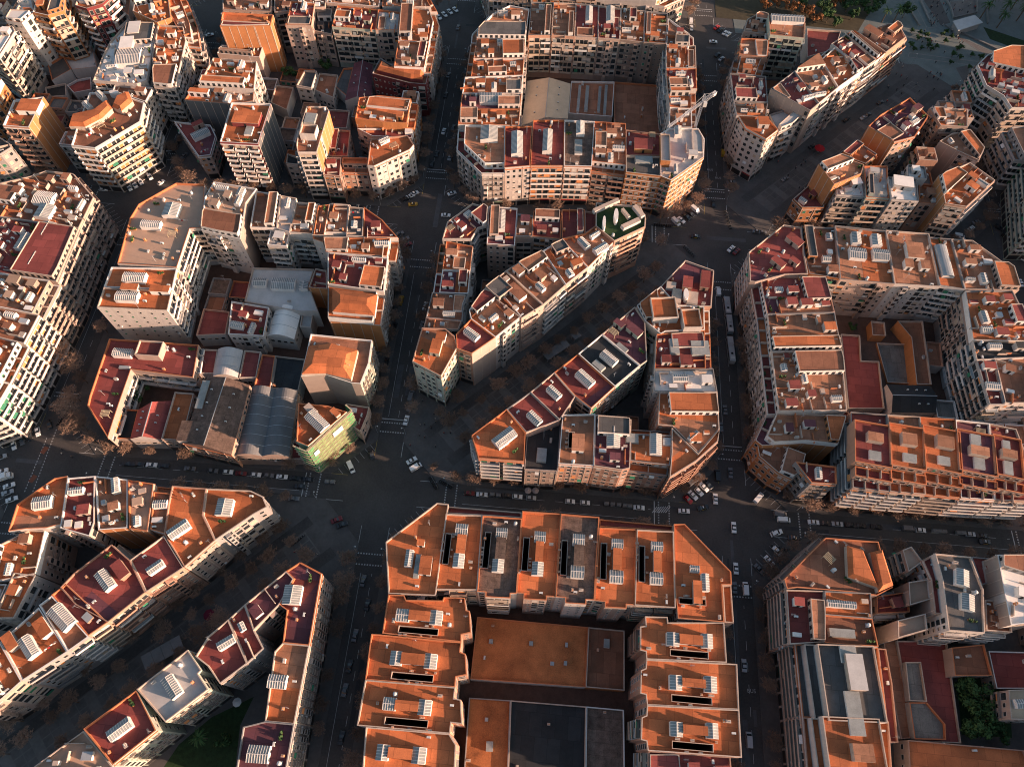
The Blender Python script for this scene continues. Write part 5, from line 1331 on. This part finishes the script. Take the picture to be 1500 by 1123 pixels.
CARS = [  # place, order word, angle, then colour+kind, x, y (and own angle)
 ('parked along the lower cross street left of the junction', 'left', 2, 'bc 187,679 bc 203,679.5 wc 222,680.5 bc 240,682 gc 278,686 gh 312,689 wh 334,691 rc 353,693 wh 375,695 gh 394,696 wc 413,698 bc 432,700 bc 452,702'),
 ('parked along the lower cross street below the centre block', 'left', 2, 'rh 688,722 wc 706,724 bc 743,725.5 wh 758,727 sh 778,729 wh 835,734 wh 857,736 wc 936,743'),
 ('parked below the middle right block', 'left', 1, 'wv 1148,761 wc 1192,764.5 bc 1209,766 sc 1227,767 bc 1247,768.5 bh 1262,769.5 bc 1284,771 gv 1331,774 wh 1349,776 sh 1422,782 bc 1438,784'),
 ('driving or waiting around the right junction', 'left', 90, 'wc 1048,730,90 wc 1075,772,90 wc 1078,832,90 bt 1030,743,20 wc 1002,748,2 wh 1139,779,20 bt 1163,787,2 bt 1443,793,2 wv 1111,729,50 gc 1070,692,90 bv 1051,696,90'),
 ('slanting on the right corner of the right junction', 'top', -48, 'wh 1136,781,20 wc 1139,807 wc 1127,821 gc 1112,833 gv 1143,753,0'),
 ('slanting on the corner below the canopy trailer', 'left', -45, 'ch 1008,731 wc 1015,725 wh 1024,720 wc 1031,713 bh 1038,710'),
 ('on the central junction', 'left', 55, 'wv 514,684,-58 bc 544,665,-62 wc 603,674,38 wv 609,684,38 wc 595,615,85 rc 493,761,28 bc 501,768,28 bc 440,712,3 gc 430,730,5 gv 602,580,84 gc 600,595,84 gv 604,560,84'),
 ('on the corner at the left junction', 'left', 60, 'sh 2,669,30 wh 20,652,-60 gh 32,645,-60 bc 43,638,-60 wh 55,632,-60 bh 72,621,-60 wc 3,690,25 wr 5,700,25 wc 13,711,28 sc 11,721,28 wc 17,731,28'),
 ('at the left end of the upper cross street', 'left', -50, 'wh 152,277,3 wv 189,274 wv 197,270 wv 205,265 wv 219,258 wh 236,267,60 gc 270,228,72 bc 257,217,75 bc 260,210,75 wc 307,51,25'),
 ('at the upper central junction', 'left', 45, 'yt 605,299,15 bc 595,291,30 wc 601,287,35 wc 607,283,35 wc 653,315,2 wc 662,283,30 gc 585,342,30 gc 593,350,35 rc 597,358,35'),
 ('along the middle long street', 'top', 84, 'wc 667,14,-52 wc 659,17,-52 wc 651,21,-52 wc 643,25,-52 gc 671,40 gc 657,110 bc 682,104 bc 653,139 bc 664,187 wc 650,192 gc 666,200 sc 659,230 bc 633,240 bc 640,225 yv 587,440 wc 623,448 bc 621,461 gc 618,476 gc 615,505 bc 578,478 bc 566,530'),
 ('around the top right junction', 'left', 45, 'wv 1012,31,88 wc 1013,41,88 cc 1050,40,55 bc 1055,44,55 wc 1062,48,55 wc 1067,50,55 wc 1045,61,0 sc 1057,86,50 bc 1051,80,50 yv 1059,224,88 gt 1071,267,10'),
 ('around the upper right junction', 'left', 50, 'wv 990,325,-48 wc 998,322,-45 bc 1006,317,-45 bc 1012,313,-45 wv 1018,307,-45 bc 1045,298,90 bt 1019,346,0 wc 1071,364,50 rc 1079,368,50 gc 1109,339,0 gc 1117,340,0'),
 ('by the right edge near the far right junction', 'left', 40, 'wv 1405,346,-10 wh 1423,334,40 bv 1474,347,-40 wc 1488,364,0 wc 1497,378,-30 wc 1495,414,90 gc 1430,325,30 bc 1463,333,-40'),
 ('on the right long street', 'top', 92, 'wv 1052,427 gc 1049,472 wv 1092,862,90 gc 1076,860,90 sc 1090,974,90 sv 1097,1083,90 gc 1056,625 bc 1046,520 gc 1062,600'),
 ('on the lower middle street', 'top', 86, 'gc 532,850 bc 538,885 gc 520,930 bc 512,975 gc 505,1010 bc 500,1080'),
 ('on the upper avenue', 'bottom', 40, 'bc 1271,168 sc 1265,172 bc 1190,214 bc 1240,175 gc 1150,262 bc 1290,150'),
]
TY = {'c': 'car', 'h': 'hatchback', 'v': 'van', 't': 'taxi', 'r': 'truck'}
for plc, start, ang, txt in CARS:
    it = txt.split(); L = []
    for k in range(0, len(it), 2):
        q = [float(a) for a in it[k+1].split(',')]; L.append((it[k], q[0], q[1], q[2] if len(q) > 2 else ang))
    L.sort(key=lambda t: t[1] if start == 'left' else t[2] if start == 'top' else -t[2])
    for k, (c, x, y, a) in enumerate(L): place(TY[c[1]], CN[c[0]], x, y, a, '%s %s %s, %s from the %s' % (CN[c[0]], 'small car' if c[1] == 'h' else TY[c[1]], plc, ordn(k), start), 'vehicles '+plc)
o = place('half', 'silver', 1064, 450, 93, 'long jointed grey bus on the right long street, front of the bus queue', 'buses', name='articulated_bus')
p2, wx, wy, wr = vehicle('half', 'silver')
for nm, me in p2: inst(nm, me, o, (-9.3, 0, 0))
mb = MB(); mb.box((-4.65, 0), .9, 2.1, .5, 2.75, 0, M['rubber']); mb.build('bellows', o)
place('bus', 'silver', 1069.5, 514, 93, 'shorter grey bus at the back of the bus queue on the right long street', 'buses')
place('truck', 'grey', 1017, 703, 40, 'truck with a long tan box on the corner under the centre block', 'trucks')
# motorbikes
def _moto(mb):
    mb.beam((-.62, -.05, .3), (-.62, .05, .3), .3, M['rubber'], 8); mb.beam((.62, -.05, .3), (.62, .05, .3), .3, M['rubber'], 8)
    mb.box((-.25, 0), .8, .3, .62, .8, 0, M['dark']); mb.box((.05, 0), .7, .26, .32, .62, 0, M['glass']); mb.box((.25, 0), .45, .32, .6, .9, 0, M['glass'], .7); mb.beam((.62, 0, .3), (.42, 0, 1.0), .05, M['metal']); mb.beam((.42, -.36, 1.02), (.42, .36, 1.02), .03, M['metal'])
MOTO = shared('motorcycle', _moto)
MR = [((958, 330), (984, 332), 11, 95, 'in the line at the tip of the green roofed building'), ((631, 700), (640, 716), 8, 20, 'at the corner left of the lower street tree row'), ((645, 704), (662, 714), 8, 60, 'on the corner under the small lit tree'), ((86, 622), (97, 606), 7, 60, 'beside the left junction corner'),
      ((1062, 310), (1070, 336), 8, 20, 'right of the upper right junction'), ((1002, 362), (1016, 376), 7, 60, 'behind the tip of the southern wedge block'), ((1130, 800), (1152, 806), 7, 80, 'on the right corner of the right junction'), ((430, 798), (444, 786), 6, 40, 'at the foot of the lower avenue')]
for a, b_, n, ang, plc in MR:
    for k in range(n):
        t = k/(n-1); g = at(a[0]+(b_[0]-a[0])*t, a[1]+(b_[1]-a[1])*t); o = inst('motorcycle', MOTO, None, (g.x, g.y, .13), radians(ang+random.uniform(-6, 6))); o['label'] = LB('dark motorcycle %s, %s of the line' % (plc, ordn(k))); o['category'] = 'motorcycle'; o['group'] = 'parked motorcycles'
# waste containers
def _bin(mb):
    mb.hexa([(-.8, -.55, .1), (.8, -.55, .1), (.8, .55, .1), (-.8, .55, .1)], [(-.9, -.65, 1.35), (.9, -.65, 1.35), (.9, .65, 1.35), (-.9, .65, 1.35)], M['metal']); mb.hexa([(-.92, -.68, 1.35), (.92, -.68, 1.35), (.92, .68, 1.35), (-.92, .68, 1.35)], [(-.8, -.4, 1.62), (.8, -.4, 1.62), (.8, .4, 1.62), (-.8, .4, 1.62)], M['corr'])
BIN = shared('waste_container', _bin)
for plc, pts in (('below the centre block', [(888, 738.5), (897, 739), (906, 740), (915, 741), (922, 742)]), ('below the middle right block', [(1367, 778), (1374, 778.5), (1381, 779), (1402, 780.5), (1409, 781)]), ('by the green net scaffold', [(480, 706), (488, 706.5)]), ('in the row near the red roofed wedge corner', [(721, 725), (730, 726)])):
    for k, q in enumerate(pts): g = at(*q); o = inst('waste_container', BIN, None, (g.x, g.y, 0), radians(1)); o['label'] = 'grey waste container %s, %s from the left' % (plc, ordn(k)); o['category'] = 'container'; o['group'] = 'waste containers'

# ------------------------------------------------------------------ canopies, parasols, lamps
def canopy(x, y, L, W, ang, label):
    g = at(x, y, 3.4); o = empty('canopy_shelter', (g.x, g.y, .15), radians(ang), label=label, category='shelter')
    n = int(L/3)
    for k in range(n): mb = MB(); u = -L/2+L*(k+.5)/n; mb.box((u, 0), L/n-.08, W, 3.2, 3.38, 0, M['corr']); mb.build('roof_panel', o)
    for s in (-1, 1):
        for k in range(4): mb = MB(); mb.beam((s*L*.45*(k-1.5)/1.5, s*W*.3, 0), (s*L*.45*(k-1.5)/1.5, s*W*.3, 3.2), .09, M['metal'], 6); mb.build('post', o)
canopy(815, 512, 12, 3.8, 42, 'long grey canopy on the central avenue promenade among bare trees'); canopy(844, 491, 3.6, 3, 42, 'small grey kiosk roof on the central avenue, above the long canopy'); canopy(238, 955, 13.5, 5, 36, 'long grey canopy on the lower left avenue beside the wedge block')
def parasol(x, y, r, m, label, z=.13):
    g = at(x, y, 2.5); o = empty('parasol', (g.x, g.y, z), 0, label=label, category='parasol'); mb = MB()
    for k in range(8): a0, a1 = 2*pi*k/8, 2*pi*(k+1)/8; mb.face([(r*cos(a0), r*sin(a0), 2.3), (r*cos(a1), r*sin(a1), 2.3), (0, 0, 2.95)], m)
    mb.build('cloth', o); mb = MB(); mb.beam((0, 0, 0), (0, 0, 2.9), .05, M['metal'], 6); mb.build('pole', o); mb = MB(); mb.beam((0, 0, 0), (0, 0, .12), .4, M['metal'], 10); mb.build('base', o)
parasol(1201, 217, 2.6, M['redcloth'], 'large red parasol on the upper right avenue'); parasol(773.5, 718, 1.35, M['pinkcloth'], 'pale round parasol on the pavement below the centre block, left one'); parasol(784.5, 718, 1.35, M['pinkcloth'], 'pinkish round parasol on the pavement below the centre block, right one')
parasol(347, 1028, 1.5, M['clad'], 'white octagonal parasol in the lower left garden'); parasol(306, 900, 2.0, mat('dusk_cloth', (.12, .01, .03)), 'dark magenta parasol among the avenue trees at lower left')
def _lamp(mb):
    mb.beam((0, 0, 0), (0, 0, 6), .07, M['metal'], 6, .05); mb.beam((0, 0, 6), (.9, 0, 6.3), .04, M['metal'], 4)
LPM = shared('lamp_post', _lamp)
def _lh(mb): mb.beam((.9, 0, 6.2), (.9, 0, 6.34), .3, M['clad'], 8, .2); 
LHM = shared('lamp_head', _lh)
c = 0
for (i, j), nm in BN.items():
    if nm == 'park': continue
    cx, cy = (i+.5)*S_, (j+.5)*S_
    for a_, sx, sy in (('lower left', -1, -1), ('lower right', 1, -1), ('upper left', -1, 1), ('upper right', 1, 1)):
        for w2, (ox, oy) in (('upright side', (61, 43)), ('level side', (43, 61))):
            x, y = cx+sx*ox, cy+sy*oy
            if i == j and abs(x-y) < 14 or not seen(x, y, 5): continue
            o = empty('street_lamp', (x, y, .13), math.atan2(sy*(oy > 50), sx*(ox > 50)), label=LB('street lamp at the %s corner of the %s, on the %s kerb' % (a_, nm, 'long street' if ox > 50 else 'cross street')), category='lamp', group='street lamps'); inst('post', LPM, o); inst('lamp_head', LHM, o)
# ------------------------------------------------------------------ people
sk = bpy.data.meshes.new('person'); V_ = [(0, 0, .92), (0, 0, 1.2), (0, 0, 1.42), (0, 0, 1.52), (0, 0, 1.62), (.02, 0, 1.74), (0, .1, .88), (.14, .1, .48), (.05, .1, .06), (.17, .1, .03), (0, -.1, .88), (-.02, -.1, .48), (-.2, -.1, .08), (-.1, -.1, .03), (0, .2, 1.4), (-.06, .25, 1.12), (.08, .25, .9), (0, -.2, 1.4), (.08, -.25, 1.12), (.2, -.25, .92)]
E_ = [(0, 1), (1, 2), (2, 3), (3, 4), (4, 5), (0, 6), (6, 7), (7, 8), (8, 9), (0, 10), (10, 11), (11, 12), (12, 13), (2, 14), (14, 15), (15, 16), (2, 17), (17, 18), (18, 19)]
sk.from_pydata(V_, E_, []); so_ = bpy.data.objects.new('person', sk); COL.objects.link(so_); md = so_.modifiers.new('s', 'SKIN')
RAD = [.16, .15, .15, .06, .1, .09, .1, .075, .05, .045, .1, .075, .05, .045, .07, .05, .04, .07, .05, .04]
for v, r in zip(sk.skin_vertices[0].data, RAD): v.radius = (r, r)
sk.skin_vertices[0].data[0].use_root = True
dg = bpy.context.evaluated_depsgraph_get(); base = bpy.data.meshes.new_from_object(so_.evaluated_get(dg)); bpy.data.objects.remove(so_)
PM = []
for nm, top, bot in (('dark coat', (.03, .03, .035), (.02, .02, .03)), ('red jacket', (.25, .02, .02), (.03, .03, .05)), ('pale jacket', (.4, .38, .34), (.04, .04, .06)), ('grey coat', (.12, .12, .12), (.03, .03, .03))):
    m_ = base.copy(); m_.materials.clear(); m_.materials.append(mat('cloth_'+nm.replace(' ', '_'), top)); m_.materials.append(mat('legs_'+nm.replace(' ', '_'), bot)); m_.materials.append(M['skin'])
    for f in m_.polygons: f.material_index = 2 if f.center.z > 1.5 else (1 if f.center.z < .95 else 0)
    PM.append((nm, m_))
def person(x, y, k, plc, z=.13):
    g = at(x, y, .9); nm, me = PM[k % 4]; o = inst('person', me, None, (g.x, g.y, z), random.uniform(0, 6.28)); o['label'] = LB('person in a %s %s' % (nm, plc)); o['category'] = 'person'; o['group'] = 'pedestrians'
rp = random.Random(3); cnt = 0
PP = [('crossing the central junction corner', (600, 610, 660, 660), 9), ('on the pavement by the white tipped building', (610, 585, 640, 630), 5), ('on the upper right avenue', (1130, 225, 1200, 280), 12), ('at the upper end of the avenue', (1290, 90, 1380, 150), 26), ('on the plaza among small trees', (1335, 40, 1420, 90), 22), ('on the upper plaza', (1362, 2, 1384, 38), 22), ('by the plaza pavilion', (1385, 2, 1430, 22), 14), ('on the right long street pavement', (1110, 640, 1130, 700), 5), ('at the lower left avenue', (420, 780, 470, 840), 6), ('by the left junction', (90, 600, 110, 680), 5)]
for plc, (x0, y0, x1, y1), n in PP:
    L = []
    while len(L) < n:
        x, y = rp.uniform(x0, x1), rp.uniform(y0, y1); g = at(x, y)
        if height_at(g.x, g.y) == 0: L.append((x, y))
    L.sort()
    for k, (x, y) in enumerate(L): person(x, y, rp.choice((0, 0, 0, 3, 1, 2)), '%s, %s from the left' % (plc, ordn(k)))
# ------------------------------------------------------------------ tower crane
def lattice(mb, a, b_, w_, m, up=None):
    a = Vector(a); b_ = Vector(b_); d = (b_-a).normalized(); u = (d.cross(Vector((0, 0, 1)))).normalized() if abs(d.z) < .9 else Vector((1, 0, 0)); v = d.cross(u); n = max(2, int((b_-a).length/w_)); C4 = [u*w_/2+v*w_/2, -u*w_/2+v*w_/2, -u*w_/2-v*w_/2, u*w_/2-v*w_/2]
    for c_ in C4: mb.beam(a+c_, b_+c_, .075, m, 4)
    for k in range(n):
        p, q = a.lerp(b_, k/n), a.lerp(b_, (k+1)/n)
        for i in range(4): mb.beam(p+C4[i], q+C4[(i+1) % 4], .05, m, 3); mb.beam(q+C4[i], q+C4[(i+1) % 4], .05, m, 3)
g = at(1019, 184, 25.3); cm = mat('crane_steel', (.30, .32, .35), var=.1); Hm = 38
cr = empty('tower_crane', (g.x, g.y, 24.2), 0, label='pale lattice tower crane with a long jib over the top middle block', category='crane')
def rel(x, y, z): q = at(x, y, z); return (q.x-g.x, q.y-g.y, z-24.2)
zt_ = 25.3
for zz in range(26, 60):
    if px((g.x, g.y, zz))[1] <= 153: zt_ = zz; break
mb = MB(); lattice(mb, (0, 0, 0), (0, 0, zt_-24.2), 1.05, cm); mb.build('mast', cr)
top_ = Vector((0, 0, zt_-24.2+.8)); j1 = Vector(rel(979, 186, zt_+.8)); j2 = Vector(rel(1045, 133, zt_+.8)); 
dr = (j1-top_).normalized(); j2 = top_-dr*(j2-top_).length
mb = MB(); lattice(mb, top_, j1, .85, cm); mb.build('jib', cr); mb = MB(); lattice(mb, top_, j2, 1.2, cm); mb.build('counter_jib', cr)
mb = MB(); c_ = j2+dr*1.0; mb.box((c_.x, c_.y), 1.8, 1.1, c_.z-1.2, c_.z+.6, math.atan2(dr.y, dr.x), M['white']); mb.build('counterweight', cr)
mb = MB(); mb.box((top_.x+1.1, top_.y-.6), 1.5, 1.5, top_.z-1.8, top_.z+.4, 0, M['clad']); mb.build('cab', cr)
mb = MB(); ap = top_+Vector((0, 0, 4)); lattice(mb, top_, ap, .8, cm); mb.build('apex', cr); mb = MB(); mb.beam(ap, top_.lerp(j1, .7), .05, cm, 3); mb.beam(ap, j2, .05, cm, 3); mb.build('tie_bar', cr)
# ------------------------------------------------------------------ scaffold with green net on the corner house
b15 = next(b for b in BB if b['id'] == 'C15'); sf = empty('scaffold', (0, 0, 0), 0, label='scaffold wrapped in bright green netting with a painted sunlit middle on the corner house', category='scaffold')
line = [at(434, 646, 23), at(451, 653, 23), at(508, 603, 23), at(499, 596, 23)]
ctr = b15['c']; ln2 = []
for q in line: d = Vector((q.x, q.y))-ctr; d = d*(1+1.6/d.length)+ctr; ln2.append(d)
for s in range(3):
    A, B = ln2[s], ln2[s+1]; L = (B-A).length; n = max(1, round(L/2.6)); e = (B-A).normalized(); nr = Vector((-e.y, e.x)); nr = nr if nr.dot(A-ctr) > 0 else -nr
    for k in range(n):
        u0, u1 = A+e*L*k/n, A+e*L*(k+1)/n
        for f in range(8):
            z0, z1 = 1.5+f*2.65, 1.5+(f+1)*2.65-.12; mb = MB(); bulge = nr*.12*((k+f) % 2)
            pale = s == 1 and 0 < f and 1 <= k <= n-2  # middle panels take a paler colour that paints sunlight on the net
            um = (u0+u1)/2+nr*.3+bulge
            for (p, q) in ((u0, um), (um, u1)): mb.face([(*p, z0), (*q, z0), (*q, z1), (*p, z1)], M['netlit'] if pale else M['net'])
            mb.build('net_panel', sf)
        mb = MB(); mb.beam((*(u0+nr*.1), 0), (*(u0+nr*.1), 23.4), .06, M['metal'], 4); mb.build('pole', sf)
    for f in range(9):
        mb = MB(); z = 1.5+f*2.65; mid = (A+B)/2+nr*.35; mb.box(mid, L, .5, z-.12, z, math.atan2(e.y, e.x), M['plank']); mb.build('plank', sf)
        if s == 1:
            for dz in (.9, 1.75): mb = MB(); mb.beam((*(A+nr*.5), z+dz), (*(B+nr*.5), z+dz), .07, M['plank'], 4); mb.build('guard_rail', sf)
A, B = ln2[1], ln2[2]; e = (B-A).normalized(); nr = Vector((-e.y, e.x)); nr = nr if nr.dot(A-ctr) > 0 else -nr
for t, zc, w_, h_ in ((.62, 18.5, 4.5, 3.4), (.12, 17, 2.2, 3.0)):
    c_ = A.lerp(B, t)+nr*.62; mb = MB(); q0, q1 = c_-e*w_/2, c_+e*w_/2; mb.hexa([(*q0, zc-h_/2), (*q1, zc-h_/2), (*(q1+nr*.06), zc-h_/2), (*(q0+nr*.06), zc-h_/2)], [(*q0, zc+h_/2), (*q1, zc+h_/2), (*(q1+nr*.06), zc+h_/2), (*(q0+nr*.06), zc+h_/2)], M['white']); mb.build('white_banner', sf)
# ------------------------------------------------------------------ pavilion and roof shelters on the plaza
def slab(name, pts, z0, z1, m, par=None, side=None):
    q = ccw([tuple(at(x, y, z1).xy) for x, y in pts]); mb = MB(); prism_sides(mb, q, z0, z1, side or m); flat(mb, q, z1, m); return mb.build(name, par)
pv = empty('plaza_pavilion', (0, 0, 0), 0, label='grey pavilion with a pale flat roof on the plaza at top right', category='pavilion')
slab('roof', [(1396, 31), (1428, 22), (1440, 33), (1404, 45)], 4.2, 4.6, M['metal'], pv); slab('wall', [(1398, 32), (1427, 24), (1437, 33), (1405, 43)], 0, 4.2, WL['y'], pv)
pv2 = empty('sunken_court', (0, 0, 0), 0, label='square grey walled court above the pavilion on the plaza', category='court')
for k, (a, b_) in enumerate((((1392, 14), (1396, 28)), ((1396, 28), (1430, 20)), ((1430, 20), (1430, 2)), ((1446, 36), (1444, 5)), ((1392, 14), (1386, 2)))):
    A, B = at(*a), at(*b_); mb = MB(); m_ = (A+B)/2; mb.box((m_.x, m_.y), (B-A).length, .5, .1, 1.2, math.atan2((B-A).y, (B-A).x), M['kerb']); mb.build('low_wall', pv2)
for k, (a, b_) in enumerate((((1348, 2), (1362, 34)), ((1326, 5), (1346, 38)), ((1405, 48), (1470, 78)), ((1384, 38), (1400, 50)))):
    A, B = at(*a), at(*b_); mb = MB(); m_ = (A+B)/2; mb.box((m_.x, m_.y), (B-A).length, 1.0, .1, 1.0, math.atan2((B-A).y, (B-A).x), M['kerb']); mb.build('plaza_wall', None, label='low grey wall on the plaza, %s from the left' % ordn((1, 0, 3, 2)[k]), category='wall', group='plaza walls')
print('objects', len(bpy.data.objects), 'tris ~', sum(len(m.polygons) for m in bpy.data.meshes)*2)
